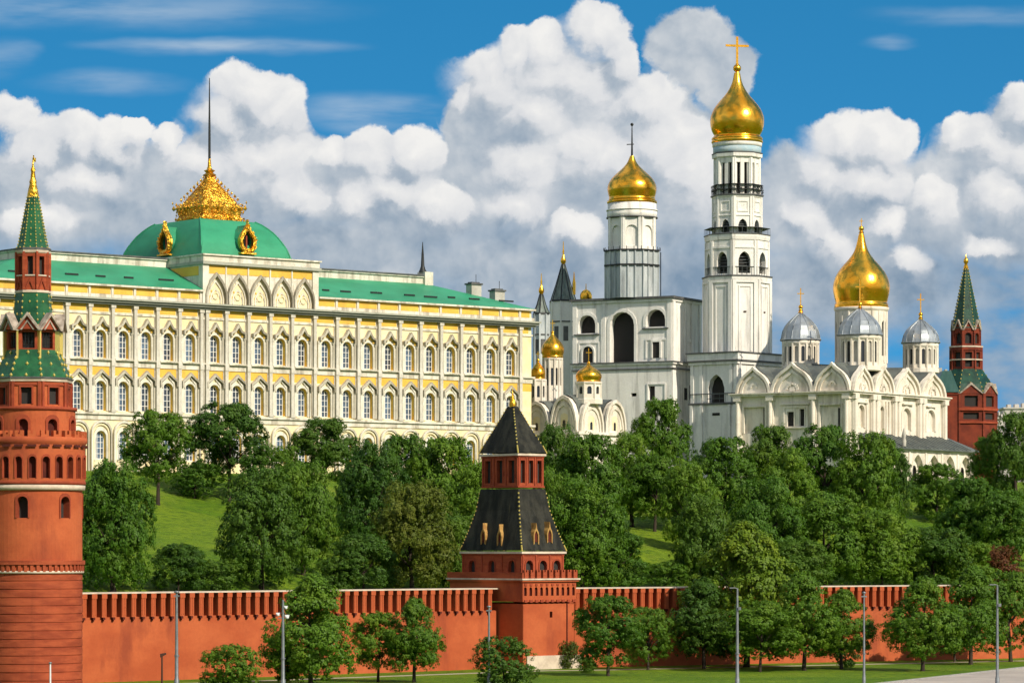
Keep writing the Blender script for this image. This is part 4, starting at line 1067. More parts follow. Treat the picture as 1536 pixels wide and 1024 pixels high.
def build_belfry():
    D = 640.0; PH = RAD(62)
    T = Thing('belfry', 'broad white belfry with three dark arches, grey clad drum and smaller gold onion dome', 'belfry', (WX(1008, D), D, 25.0), PH - math.pi/2)
    z = lambda y: WZ(y, D); q = D / F; LX, LY = 21.2, 13.5
    b = MB(); wins = []
    fx0 = lambda x, y, zz: (x, y, zz)
    px = lambda p: -(1008 - p) / 6.95                                  # facade column to metres
    b.xf = fx0
    zt, zm, zl = z(444), z(500), z(542)
    o = arch_wall(b, -LX, 0, zl, zt, [(px(881), 3.7, z(495.5), z(468), 'arch'), (px(934), 5.2, z(541.5), z(465), 'arch'), (px(984), 4.1, z(489), z(463), 'arch')], 1.6, 0, 0); wins += [(fx0, p, 1.6) for p in o]
    b.xf = lambda x, y, zz: (x, y - .25, zz)
    arch_wall(b, -LX, 0.25, 24, zl - .45, [(px(979), 1.3, z(599), z(578), 'rect'), (px(952), 1.2, z(593), z(588), 'rect')], .7, 0, 0)
    for cx, w_, ya, yb in ((979, 1.3, 599, 578),): wins.append((b.xf, outline('rect', w_, z(ya), z(yb), px(cx)), .7))
    b.xf = None
    # rebated surrounds, shallow panels, ledges
    for cx, w_, ya, yb in ((881, 3.7, 495.5, 468), (934, 5.2, 541.5, 465), (984, 4.1, 489, 463)):
        b.ring(outline('arch', w_ + 1.2, z(ya), z(yb) + .6, px(cx)), outline('arch', w_ + .02, z(ya), z(yb) + .01, px(cx)), -.14, .02)
    for cx, w_, y0 in ((881, 5.4, 497), (984, 5.6, 491)): b.box(px(cx)-w_/2, px(cx)+w_/2, -.4, .02, z(y0+1.4), z(y0), 1)
    b.ring([(px(969),z(536)),(px(969),z(507)),(px(1001),z(507)),(px(1001),z(536))], [(px(971),z(536)),(px(971),z(509.5)),(px(999),z(509.5)),(px(999),z(536))], -.15, .02)
    b.ring([(px(868),z(540)),(px(868),z(509)),(px(900),z(509)),(px(900),z(540))], [(px(870),z(540)),(px(870),z(511)),(px(898),z(511)),(px(898),z(540))], -.15, .02)
    b.ring([(px(972),z(602)),(px(972),z(574)),(px(1000),z(574)),(px(1000),z(602))], [(px(974),z(602)),(px(974),z(576)),(px(998),z(576)),(px(998),z(602))], -.42, -.24)
    for cx in (863, 906, 1004): b.box(px(cx)-.45, px(cx)+.45, -.2, .02, zl, zt - .6)
    b.box(-LX-.3, .3, -.35, LY+.3, zt - .9, zt - .4); b.box(-LX-.6, .65, -.65, LY+.6, zt - .39, zt + .05, 1)
    b.box(-LX-.3, .6, -.65, LY+.3, zl - .45, zl - .1, 0); b.box(-LX-.4, .75, -.8, LY+.4, zl - .09, zl + .12, 1); b.box(-LX-.2, .5, -.5, LY+.2, z(553), z(551), 1)
    b.box(-.12, 0, 0.0, LY, zl, zt - .9); b.box(.13, .25, -.25, LY, 24, zl - .45); b.box(-LX, 0, LY-.1, LY, 24, zt-.9); b.box(-LX, -LX+.1, 0, LY, 24, zt-.9)
    for y_ in (.6, 6.0, 9.0, 12.6): b.box(.002, .26, y_-.5, y_+.5, zl, zt - .9)
    b.box(.002, .2, 6.6, 8.4, z(510), z(505))
    b.box(-LX, 0, 0, LY, zt - .6, zt - .45)
    for (ya, yb) in ((598, 580),): b.box(.255, .33, 5.0, 6.2, z(ya), z(yb), 3); b.box(.255, .33, 7.4, 8.4, z(598), z(575), 3)
    T.part('wall', b, ['white stucco', 'dark ledge', 'white stucco', 'dark interior'])
    # the two small lower openings of the upper floor: real niches built onto the face
    for cx, w_, ya, yb, kind in ((883, 2.3, 540, 515.5, 'arch'), (985, 1.5, 536, 512, 'rect')):
        n_ = MB(); ol = outline(kind, w_, z(ya), z(yb), px(cx)); n_.panel(ol, -.03, 0)
        n_.ring(outline(kind, w_ + .7, z(ya), z(yb) + .35, px(cx)), ol, -.3, .02, 1)
        T.part('window', n_, ['dark interior', 'white stucco'])
    for xf, ol, dep in wins:
        w = MB(xf); w.panel(ol, dep - .02, 0); T.part('window', w, ['dark interior'])
    # pipe and ladder on the left return
    # drum in grey sheeting
    def at(p, D2): # local point under column p at distance D2
        v = Vector((WX(p, D2), D2)) - Vector((T.o.location.x, T.o.location.y)); a = -(PH - math.pi/2)
        return (v.x*math.cos(a) - v.y*math.sin(a), v.x*math.sin(a) + v.y*math.cos(a))
    c = at(948, 648); q = 648/F; z = lambda y: WZ(y, 648)
    s = MB(); R = 42.5*q; A8 = -(PH - math.pi/2) + RAD(-90-25)
    for k in range(8):
        s.xf = facet_xf(k, 8, R, A8, c); hw = R*math.sin(math.pi/8)
        s.add([(-hw,0,zt),(hw,0,zt),(hw,0,z(377)),(-hw,0,z(377))], [(0,1,2,3)], 0)
        for i in range(3): x = -hw + 2*hw*i/3; s.box(x-.12, x+.12, -.25, .02, zt, z(377), 1)
    s.xf = None; s.lathe([(R*.9,z(401)),(R*1.06,z(401)),(R*1.06,z(398.5)),(R*.9,z(398.5))], 8, A8, c, 2, False); s.lathe([(R*.9,z(379)),(R*1.05,z(379)),(R*1.05,z(376.5)),(R*.8,z(376.5))], 8, A8, c, 2, False)
    s.tube([at(991, 650) + (zt,), at(991, 650) + (z(377),)], .1, 5, 2)
    for k in range(24):
        a = 2*math.pi*k/24; s.tube([(c[0]+R*math.cos(a), c[1]+R*math.sin(a), z(377)), (c[0]+R*math.cos(a), c[1]+R*math.sin(a), z(372))], .07, 4, 2)
    T.part('clad_drum', s, ['grey cladding', 'grey cladding', 'dark iron'])
    m = MB(); R = 36.5*q
    for k in range(8):
        m.xf = facet_xf(k, 8, R, A8, c); hw = R*math.sin(math.pi/8)
        arch_wall(m, -hw, hw, z(378), z(326), [(0, 2.4, z(372), z(340), 'arch')], .35, 0, 0)
        m.panel(outline('arch', 2.38, z(372), z(340)), .34, 0)
        m.box(-hw+.03, -hw+.55, -.25, .02, z(377), z(326)); m.box(hw-.55, hw-.03, -.25, .02, z(377), z(326))
    m.xf = None
    m.lathe([(R*.95,z(328)),(R*1.03,z(327)),(R*1.03,z(318)),(R*1.0,z(317.5)),(R*1.0,z(306)),(R*.9,z(305))], 40, 0, c, 0); m.lathe([(R*.95,z(329)),(R*1.06,z(328)),(R*1.06,z(326.6)),(R*.95,z(326.5))], 40, 0, c, 1); m.lathe([(R*.95,z(317)),(R*1.06,z(317)),(R*1.06,z(315.5)),(R*.95,z(315.4))], 40, 0, c, 0)
    T.part('drum', m, ['white stucco', 'dark ledge'])
    d = MB(); d.lathe([(34*q,z(306)),(37.5*q,z(305)),(37.5*q,z(302)),(33*q,z(301))], 40, 0, c)
    onion(d, 37*q, z(303), z(234), c, 48, 0, [(.92,0),(.95,.05),(.93,.09),(.97,.18),(1,.28),(.96,.39),(.84,.50),(.66,.60),(.45,.70),(.27,.80),(.16,.89),(.08,1)])
    T.part('dome', d, 'gold')
    x = MB(); x.tube([(c[0],c[1],z(236)),(c[0],c[1],z(188))], [.22,.08], 6, 0); ball(x, .32, z(187), c); x.tube([at(940, 648) + (z(217),), at(951, 648) + (z(216.5),)], .1, 5)
    T.part('cross', x, 'dark iron')
build_belfry()

# ------------------------------------------------------------------ cathedrals
HELM = [(1.0,0),(1.05,.03),(1.0,.07),(.975,.18),(.915,.34),(.79,.51),(.60,.66),(.41,.78),(.24,.88),(.12,.95),(.05,1.02)]
def orth_cross(mb, c, z0, h, r, ang, m=0):
    """small gilt cross on a knob"""
    ball(mb, r, z0 + r*.8, c, m, 12); mb.lathe([(r*1.1,z0-r*.8),(r*.35,z0+r*.2)], 10, 0, c, m)
    cross(mb, z0 + r*1.5, z0 + h, h*.17, c, m, max(.07, h*.022), ang)

def build_cathedral():
    D = 600.0; PH = RAD(55)
    T = Thing('cathedral', 'cream white cathedral with four grey helmet domes round one large gold dome', 'cathedral', (WX(1277, D), D, 24.0), PH)
    # local x runs right along the sunlit face, y goes back along the face turned to the left (x = 0)
    LX, LY = 35.6, 24.0
    z = lambda y: WZ(y, D)
    zc = z(590)
    fr = lambda x, y, zz: (x, y, zz); fl = lambda x, y, zz: (y, -x, zz)           # right face; left face with x from -LY to 0
    w = MB()
    baysR = [(0, 7.4), (7.4, 15.4), (15.4, 25.6), (25.6, 35.6)]; baysL = [(-LY, -16.6), (-16.6, -7.6), (-7.6, 0)]
    w.xf = fr; oR = arch_wall(w, 0, LX, 24, zc, [(3.4, 2.2, z(640), z(606), 'arch'), (11.2, 1.5, z(643), z(604), 'arch'), (20.6, 3.2, z(640), z(606), 'arch'), (30.2, 3.2, z(640), z(606), 'arch')], .45, 0, 0)
    for o in oR: w.panel(o, .44, 0)
    w.xf = fl; oL = arch_wall(w, -LY, 0, 24, zc, [(-20.2, 4.4, z(646), z(607), 'rect'), (-12.6, 1.4, z(637), z(615), 'rect'), (-10.2, 1.0, z(637), z(611), 'rect'), (-4.3, 4.2, z(646), z(606), 'rect')], .4, 0, 0)
    w.panel(oL[0], .39, 0); w.panel(oL[3], .39, 0)
    w.xf = None
    w.box(LX-.1, LX, 0, LY, 24, zc); w.box(0, LX, LY-.1, LY, 24, zc)
    T.part('wall', w, ['cathedral stone'])
    opening_parts(T, [(fl, oL[1]), (fl, oL[2])], .4, ('dark interior', 'cathedral stone'), frame=1.5)
    opening_parts(T, [(fl, outline('rect', .45, z(644), z(608), -18.1)), (fl, outline('rect', .4, z(644), z(611), -2.5))], -.03, ('dark interior', 'cathedral stone'))
    # mouldings round the blind panels
    def mould(xf, *shapes):
        for sh in shapes:
            mo = MB(xf)
            if len(sh) == 6: mo.box(*sh)
            else: mo.ring(sh[0], sh[1], sh[2], .02)
            T.part('moulding', mo, 'cathedral stone')
    for (cx, ww, kd) in ((3.4, 2.2, 'arch'), (11.2, 1.5, 'arch'), (20.6, 3.2, 'arch'), (30.2, 3.2, 'arch')):
        mould(fr, (outline(kd, ww+.9, z(640), z(602.5), cx), outline(kd, ww+.02, z(640), z(606), cx), -.22))
    mould(fr, (1.6, 5.6, -.5, .02, z(603), z(600)), (19, 23, -.5, .02, z(601), z(599)), (28.4, 32, -.5, .02, z(602), z(600)))
    for x in (1.5, 5.4, 9.6, 12.8, 13.9): mould(fr, (x-.22, x+.22, -.3, .02, z(648), z(598)))
    for cx, ww in ((-20.2, 4.4), (-4.3, 4.2)): mould(fl, (outline('rect', ww+.9, z(646), z(604), cx), outline('rect', ww+.02, z(646), z(606.5), cx), -.2))
    mould(fl, (outline('rect', 5.2, z(642), z(606), -11.5), outline('rect', 4.5, z(642), z(609), -11.5), -.22), (-14.6, -8.6, -.45, .02, z(604.5), z(602.5)), (-14, -9, -.45, .02, z(640), z(638.5)))
    # pilasters, one mesh, a child each
    pm = MB(); pm.box(-.55, .55, -.45, .01, 24, zc - .02); pm.lathe([(.42,24),(.42,zc-.9)], 10, 0, (0, -.55)); pm.box(-.75, .75, -1.0, .01, zc-.9, zc-.02); pm.box(-.75, .75, -.85, .01, 24, z(650))
    pme = pm.data('pilaster', ['cathedral stone'], T.base)
    for x in (.6, 7.2, 8.6, 15.5, 16.9, 25.1, 26.4, LX-.5): T.inst('pilaster', pme, (x, 0, T.base))
    for y in (.7, 7.6, 16.6, LY-.5): T.inst('pilaster', pme, (0, y, T.base), rz=-math.pi/2)
    co = MB()
    co.box(-.9, LX+.9, -.9, 0.02, zc, zc+.35); co.box(-.9, 0.02, .025, LY+.9, zc, zc+.35); co.box(-1.2, LX+1.2, -1.2, .3, zc+.355, zc+.6); co.box(-1.2, .3, .305, LY+1.2, zc+.355, zc+.6)
    co.box(LX, LX+1.1, .3, LY, zc, zc+.6)
    T.part('cornice', co, 'cathedral stone')
    # kokoshnik gables
    def gab(xf, cx, ww, h, shell=False):
        g = MB(xf); gable(g, KEEL, cx, ww, zc + .6, h, -.15, .6, 0, None, .13, .5, 2)
        if shell:
            rng = random.Random(int(cx*7))
            for i in range(7):
                a = math.pi*(i+.5)/7; rr_ = ww*.13
                b_ = rng.uniform(.16, .3); x_, z_ = cx+math.cos(a)*rr_, zc+1.0+math.sin(a)*rr_*.9; g.box(x_-b_, x_+b_, -.42, -.14, z_-b_, z_+b_)
            g.box(cx-.5, cx+.5, -.4, -.14, zc+.75, zc+1.5)
        else:
            g2 = g; g2.ring(scaled(ROUND, 1.6, .9, cx, zc+1.6), scaled(ROUND, .9, .5, cx, zc+1.6), -.3, -.14)
        T.part('gable', g, 'cathedral stone')
    for (a, b), h in zip(baysR, (4.7, 4.8, 5.0, 4.6)): gab(fr, (a+b)/2, (b-a)*1.0, h, True)
    for (a, b), h in zip(baysL, (4.9, 5.4, 5.2)): gab(fl, (a+b)/2, (b-a)*1.0, h, (a > -17 and b < -1))
    # roof: vaults behind every gable running into a low ridge
    r = MB(); zr = zc + 4.9
    def vault(xf, cx, ww, h, L):
        sh = scaled(KEEL, ww*.98, h, cx, zc + .62); n = len(sh)
        r.xf = xf; r.add([(x, .55, zz+.06) for x, zz in sh] + [(x, L, zz + .25) for x, zz in sh], [(i, i+1, n+i+1, n+i) for i in range(n-1)], 0)
    for (a, b), h in zip(baysR, (4.7, 4.8, 5.0, 4.6)): vault(fr, (a+b)/2, b-a, h*.985, 11.5)
    for (a, b), h in zip(baysL, (4.9, 5.4, 5.2)): vault(fl, (a+b)/2, b-a, h*.985, 14)
    r.xf = None
    r.frustum((LX/2, LY/2, LX/2-.3, LY/2-.3, zc+1.5), (LX/2, LY/2, LX/2-5, LY/2-5, zr+.3))
    T.part('roof', r, 'slate roof')
    # drums and domes
    th = PH
    def loc(p, dist):
        v = Vector((WX(p, dist), dist)) - Vector((T.o.location.x, T.o.location.y)); return (v.x*math.cos(th)+v.y*math.sin(th), -v.x*math.sin(th)+v.y*math.cos(th))
    for (p, dist, R, yb, ym, yd, yt, ycr) in ((1201, 621, 29, 548, 512, 468, 463, 432), (1290, 609, 32.5, 549, 504.5, 462, 459, 419), (1381, 632, 27.5, 552, 516, 478, 474, 440)):
        c = loc(p, dist); q = dist/F; zz = lambda y: WZ(y, dist)
        d = MB(); Rd = R*.90*q; n = 16; wins = []
        for k in range(n):
            xf = facet_xf(k, n, Rd, RAD(4), c); d.xf = xf; hw = Rd*math.sin(math.pi/n)
            o = arch_wall(d, -hw, hw, zz(yb+8), zz(ym+1), [(0, hw*1.0, zz(yb-5), zz(ym+8), 'arch')], .3, 0, 1); wins.append((xf, o[0]))
            d.box(-hw-.16, -hw+.16, -.22, .05, zz(yb), zz(ym+1), 0)
        d.xf = None; d.lathe([(Rd*.98,zz(yb+8)),(Rd*1.1,zz(yb+7)),(Rd*1.1,zz(yb+1)),(Rd,zz(yb))], 16, RAD(4), c, 0, False); d.lathe([(Rd,zz(ym+6)),(Rd*1.07,zz(ym+4)),(Rd*1.1,zz(ym)),(Rd*.9,zz(ym-.5))], 32, 0, c, 0)
        do = T.part('drum', d, ['cathedral stone', 'pale concrete'])
        for i, (xf, ol) in enumerate(wins):
            b = MB(xf); b.panel(ol, .29, 0); T.part('window', b, ['dark glass' if i % 2 else 'pale concrete'], do)
        h = MB(); h.lathe([(a*R*1.03*q, zz(ym-.5) + b*(zz(yd)-zz(ym-.5))) for a, b in HELM], 14, RAD(4), c, 0, False)
        for k in range(14):
            a = RAD(4) + 2*math.pi*k/14; h.tube([(c[0]+u*R*1.035*q*math.cos(a), c[1]+u*R*1.035*q*math.sin(a), zz(ym-.5)+v_*(zz(yd)-zz(ym-.5))+.02) for u, v_ in HELM], .07, 4)
        T.part('dome', h, 'grey metal roof')
        x = MB(); x.lathe([(.5,zz(yd+1)),(.35,zz(yt+3)),(.22,zz(yt-1))], 10, 0, c); orth_cross(x, c, zz(yt), zz(ycr)-zz(yt), .42, -th + RAD(10)); T.part('cross', x, 'gold')
    dist = 623; c = loc(1292, dist); q = dist/F; zz = lambda y: WZ(y, dist)
    d = MB(); Rd = 38.5*q; wins = []; m_ = MB()
    d.xf = cyl_xf(Rd, 0, c)
    outs = arch_wall(d, -math.pi*Rd, math.pi*Rd, zz(556), zz(463), [(2*math.pi*Rd*(k+.5)/10 - math.pi*Rd, 1.5, zz(535), zz(482), 'arch') for k in range(10)], .6, 0, 0, .7)
    for o in outs: m_ = MB(cyl_xf(Rd, 0, c)); wins.append((m_.xf, o))
    d.xf = None; d.lathe([(Rd,zz(468)),(Rd*1.05,zz(466)),(Rd*1.08,zz(462)),(Rd*.9,zz(461))], 40, 0, c)
    for k in range(20):
        a = 2*math.pi*k/20; d.tube([(c[0]+Rd*math.cos(a), c[1]+Rd*math.sin(a), zz(545)), (c[0]+Rd*math.cos(a), c[1]+Rd*math.sin(a), zz(468))], .2, 6)
    do = T.part('drum', d, 'cathedral stone'); opening_parts(T, wins, .6, ('dark glass',), parent=do)
    g = MB(); g.lathe([(37*q,zz(463)),(40.5*q,zz(462)),(40*q,zz(456)),(36*q,zz(454))], 40, 0, c)
    onion(g, 42.5*q, zz(461), zz(352), c, 56, 0, [(.90,0),(.95,.03),(.91,.06),(.94,.12),(1,.24),(.98,.34),(.88,.45),(.68,.56),(.45,.66),(.27,.76),(.17,.87),(.10,1.0)])
    T.part('dome', g, 'gold')
    x = MB(); x.lathe([(4.6*q,zz(356)),(3.2*q,zz(350)),(2*q,zz(345))], 12, 0, c); orth_cross(x, c, zz(346), zz(328)-zz(346), .5, -th + RAD(10)); T.part('cross', x, 'gold')
    # lean-to porch with round arches in front of the sunlit face
    p = MB(); PX0, PX1, PY = 1.5, LX + 2.2, -5.2; zt, zb = z(668), 24.0; xf = lambda x, y, q_: (x, PY + y, q_)
    PC = [PX1 - 3.6 - 6.3*i for i in range(6)][::-1]
    p.xf = xf
    outs = arch_wall(p, PX0, PX1, zb, z(674), [(cx, 4.3, z(724), z(679), 'point') for cx in PC], 1.0, 0, 0)
    for cx in PC: p.ring(outline('point', 4.9, z(724), z(676.5), cx), outline('point', 4.32, z(724), z(679), cx), -.16, .02)
    p.box(PX0, PX1+.3, -.3, .02, z(726.5), z(724.5)); p.box(PX0, PX1+.3, -.35, .02, z(674), z(670.5))
    for cx in [c_ + 3.15 for c_ in PC]: p.box(cx-.3, cx+.3, -.22, .02, z(724), z(676))
    p.xf = None
    p.box(PX1-.1, PX1, PY, 3, zb, z(674)); p.box(PX0, PX0+.1, PY, -.1, zb, z(674))
    p.box(PX0-.3, PX1+.8, PY-1.0, -.5, z(738), z(735))
    for i in range(5): p.box(PX1-6+i*1.6, PX1-5.7+i*1.6, PY-1.0, PY-.7, z(735), z(728)); 
    p.box(PX1-7, PX1+.5, PY-1.0, PY-.8, z(728), z(726.5))
    po = T.part('porch', p, 'cathedral stone')
    for o in outs: b = MB(xf); b.panel(o, .98, 0); cx = (o[0][0]+o[-1][0])/2; b.ring(outline('point', 1.1, o[0][1], o[0][1]+3.4, cx), outline('point', .9, o[0][1], o[0][1]+3.2, cx), .5, .97, 1); b.panel(outline('point', .9, o[0][1], o[0][1]+3.2, cx), .96, 1); T.part('niche', b, ['cathedral stone', 'dark interior'], po)
    pr = MB(); pr.add([(PX0-.6,PY-.8,z(670)),(PX1+1,PY-.8,z(670)),(PX1-.8,-.02,z(648)),(PX0-.6,-.02,z(648))], [(0,1,2,3)]); pr.add([(PX1+1,PY-.8,z(670)),(PX1+1,4,z(670)),(PX1-.8,-.02,z(648))], [(0,1,2)])
    pr.box(PX0-.6, PX1+1, PY-.85, PY-.6, z(672), z(670)+.02)
    for i in range(22): x_ = PX0 + i*1.6; pr.add([(x_,PY-.8,z(670)+.03),(x_+.1,PY-.8,z(670)+.03),(x_+.1,-.02,z(648)+.03),(x_,-.02,z(648)+.03),(x_,PY-.8,z(670)+.14),(x_+.1,PY-.8,z(670)+.14),(x_+.1,-.02,z(648)+.14),(x_,-.02,z(648)+.14)], [(4,5,6,7),(0,1,5,4),(0,4,7,3),(1,2,6,5)])
    T.part('roof', pr, 'slate roof', po)
    pc = MB(); pc.lathe([(.35,z(668)),(.42,z(660)),(.25,z(655)),(.4,z(650)),(.1,z(640))], 10, 0, (9.5, PY-.4)); T.part('downpipe', pc, 'pale concrete', po)
build_cathedral()

def build_small_cathedral():
    D = 588.0; PH = RAD(50); px = 868
    T = Thing('small_cathedral', 'small cream church of round gables and three little gold domes beside the palace', 'cathedral', (WX(px, D), D, 25.0), PH)
    z = lambda y: WZ(y, D); LX, LY = 13.4, 12.6; zc = z(651)
    fr = lambda x, y, zz: (x, y, zz); fl = lambda x, y, zz: (y, -x, zz)
    w = MB(); w.xf = fr; arch_wall(w, 0, LX, 24.5, zc, [], .1); w.xf = fl; arch_wall(w, -LY, 0, 24.5, zc, [], .1); w.xf = None
    w.box(LX-.1, LX, 0, LY, 24.5, zc+1); w.box(0, LX, LY-.1, LY, 24.5, zc+1)
    w.box(-.5, LX+.5, -.5, .02, zc, zc+.5); w.box(-.5, .02, .025, LY+.5, zc, zc+.5); w.box(-.3, LX+.3, -.3, .02, z(664), z(662)); w.box(-.3, .02, .025, LY+.3, z(664), z(662))
    for x in (.5, 6.7, LX-.5): w.box(x-.4, x+.4, -.3, .02, 24.5, zc)
    for y in (.5, 6.3, LY-.5): w.box(-.3, .02, y-.4, y+.4, 24.5, zc)
    T.part('wall', w, 'cathedral stone')
    def gab(xf, cx, ww, h):
        g = MB(xf); gable(g, ROUND, cx, ww, zc+.5, h, -.1, .7, 0, 0, .11, .4, 3); g.panel(outline('arch', ww*.26, zc+.9, zc+h*.62, cx), -.13, 1); g.panel(outline('arch', ww*.10, zc+.9, zc+h*.4, cx), -.16, 2)
        T.part('gable', g, ['cathedral stone', 'palace wall cream', 'dark glass'])
    gab(fr, 3.4, 6.5, 5.7); gab(fr, 10.1, 6.0, 5.9); gab(fl, -3.2, 6.2, 6.5); gab(fl, -9.5, 6.2, 5.6)
    r = MB(); 
    def vault(xf, cx, ww, h, L):
        sh = scaled(ROUND, ww*.99, h, cx, zc+.52); n = len(sh); r.xf = xf
        r.add([(x,.65,q+.05) for x, q in sh] + [(x,L,q+.3) for x, q in sh], [(i,i+1,n+i+1,n+i) for i in range(n-1)])
    vault(fr, 3.4, 6.5, 5.7, 7); vault(fr, 10.1, 6, 5.9, 7); vault(fl, -3.2, 6.2, 6.5, 7); vault(fl, -9.5, 6.2, 5.6, 7); r.xf = None
    r.frustum((LX/2, LY/2, LX/2-.2, LY/2-.2, zc+.6), (LX/2, LY/2, 3, 3, zc+5.2))
    T.part('roof', r, 'slate roof')
    th = PH
    def loc(p, dist):
        v = Vector((WX(p, dist), dist)) - Vector((T.o.location.x, T.o.location.y)); return (v.x*math.cos(th)+v.y*math.sin(th), -v.x*math.sin(th)+v.y*math.cos(th))
    for (p, dist, Rd, yb, ym, Rg, yg, yt, ycr, n) in ((829, 600, 14.5, 612, 537, 17, 499, 503, 478, 12), (807, 597, 12.5, 618, 569, 11, 541, 546, 526, 8), (883, 592, 19.5, 606, 573, 19.5, 545, 549, 521, 8)):
        c = loc(p, dist); q = dist/F; zz = lambda y: WZ(y, dist); Rd *= q
        d = MB(); wins = []; A = RAD(-90-20) - th
        for k in range(n):
            xf = facet_xf(k, n, Rd, A, c); d.xf = xf; hw = Rd*math.sin(math.pi/n)
            o = arch_wall(d, -hw, hw, zz(yb), zz(ym), [(0, hw*.9, zz(ym + (yb-ym)*.55), zz(ym + (yb-ym)*.2), 'arch')], .3, 0, 0); wins.append((xf, o[0]))
            d.box(-hw-.12, -hw+.12, -.14, .05, zz(yb), zz(ym))
        d.xf = None; d.lathe([(Rd,zz(ym+4)),(Rd*1.1,zz(ym+2)),(Rd*1.1,zz(ym)),(Rd*.7,zz(ym-1))], n, A, c, 0, False); d.lathe([(Rd*1.12,zz(yb)),(Rd*1.12,zz(yb-7)),(Rd,zz(yb-8))], n, A, c, 0, False)
        do = T.part('drum', d, 'cathedral stone'); opening_parts(T, wins, .3, ('dark glass',), parent=do)
        g = MB(); onion(g, Rg*q, zz(ym), zz(yg), c, 32, 0, [(.9,0),(.95,.05),(.93,.1),(1,.25),(.99,.4),(.86,.55),(.6,.7),(.34,.82),(.18,.91),(.09,1.0)]); T.part('dome', g, 'gold')
        x = MB(); orth_cross(x, c, zz(yg) - .15, zz(ycr)-zz(yg), .3, -th); T.part('cross', x, 'gold')
build_small_cathedral()

def tent_tower(px, D, R, ytop, yt0, yt1, R1, ybase, label, mwall, mroof, spikes):
    T = Thing('tent_tower', label, 'tower', (WX(px, D), D, 25.0)); z = lambda y: WZ(y, D); q = D/F; A = RAD(-90-12)
    b = MB()
    for k in range(8):
        b.xf = facet_xf(k, 8, R*q, A); hw = R*q*math.sin(math.pi/8); b.add([(-hw,0,25),(hw,0,25),(hw,0,z(yt1)),(-hw,0,z(yt1))], [(0,1,2,3)]); b.box(-hw-.15, -hw+.15, -.15, .05, 25, z(yt1))
        b.box(-hw, hw, -.12, .03, z(yt1+32), z(yt1+30), 1); b.box(-.5, .5, -.02, .03, z(yt1+60), z(yt1+38), 1)
    T.part('shaft', b, [mwall, 'dark ledge'])
    r = MB(); P = [(R1*q,z(yt1)),(R1*.93*q,z(yt1-2)),(R1*.55*q,z(yt1-(yt1-yt0)*.45)),(2.2*q,z(yt0))]
    r.lathe([(R1*q*.9,z(yt1)-.1),(R1*q*1.05,z(yt1)-.1),(R1*q,z(yt1)+.25)], 8, A, m=1, sm=False); r.lathe(P, 8, A, sm=False)
    for k in range(8):
        a = A + 2*math.pi*k/8; r.tube([(p*math.cos(a), p*math.sin(a), h) for p, h in P], .11, 4, 1)
    T.part('tent_roof', r, [mroof, 'dark iron'])
    f = MB(); f.lathe([(2.2*q,z(yt0+1)),(4.2*q,z(yt0-4)),(4*q,z(yt0-7)),(1.8*q,z(yt0-12)),(1.2*q,z(yt0-15)),(1.6*q,z(yt0-18)),(.9*q,z(yt0-22)),(.5*q,z(ytop))], 12)
    T.part('finial', f, 'gold')
    if spikes:
        s = MB(); s.lathe([(2.4*q,z(442)),(2.6*q,z(425)),(1.4*q,z(418)),(.5*q,z(408))], 10, 0, (16*q, -.4)); T.part('side_finial', s, 'gold')
tent_tower(845, 668, 20, 362, 396, 452, 20.5, 600, 'dark green tent-roofed tower just left of the broad belfry', 'white stucco', 'tent roof slate', True)
tent_tower(812, 640, 12, 410, 441, 471, 12.5, 600, 'slim grey tower with a short ribbed spire at the end of the palace', 'grey cladding', 'tent roof slate', False)

def build_gold_cupola():
    D = 662.0; T = Thing('gold_cupola', 'little gold cupola peeping over the roofline left of the grey clad drum', 'dome', (WX(879, D), D, 25.0)); z = lambda y: WZ(y, D); q = D/F
    b = MB(); b.lathe([(7*q,25),(7*q,z(452)),(7.6*q,z(451.5)),(7.6*q,z(450)),(5*q,z(449.5))], 16); T.part('drum', b, 'white stucco')
    g = MB(); onion(g, 9*q, z(450.5), z(434), (0, 0), 28, 0, [(.8,0),(.95,.12),(1,.35),(.95,.55),(.78,.75),(.5,.9),(.12,1)]); T.part('dome', g, 'gold')
    x = MB(); x.lathe([(.12,z(435)),(.06,z(425))], 6); T.part('cross', x, 'gold')
build_gold_cupola()

def gabled_house(px0, px1, D, yb, ye, yr, label, roof, wall='white stucco', cat='building'):
    x0, x1 = WX(px0, D), WX(px1, D); z = lambda y: WZ(y, D)
    T = Thing('roofed_building', label, cat, ((x0+x1)/2, D, 24.0)); w = (x1-x0)/2
    b = MB(); b.box(-w, w, 0, 12, 24, z(ye)); b.box(-w-.2, w+.2, -.2, 12.2, z(ye)-.5, z(ye)-.01); T.part('wall', b, wall)
    r = MB(); r.prism([(-w-.4, z(ye)), (w+.4, z(ye)), (w*.4, z(yr)), (-w*.4, z(yr))], -.4, 12.4); T.part('roof', r, roof)
    c = MB(); c.box(-w*.5, -w*.2, 4, 6, z(ye), z(yr-6)); c.box(w*.1, w*.3, 4, 6, z(ye), z(yr-4)); T.part('chimney', c, 'pale concrete')
gabled_house(1404, 1436, 690, 600, 588, 556, 'low building with a blue green metal roof between the cathedral and the far red tower', 'blue green roof', 'old brick')

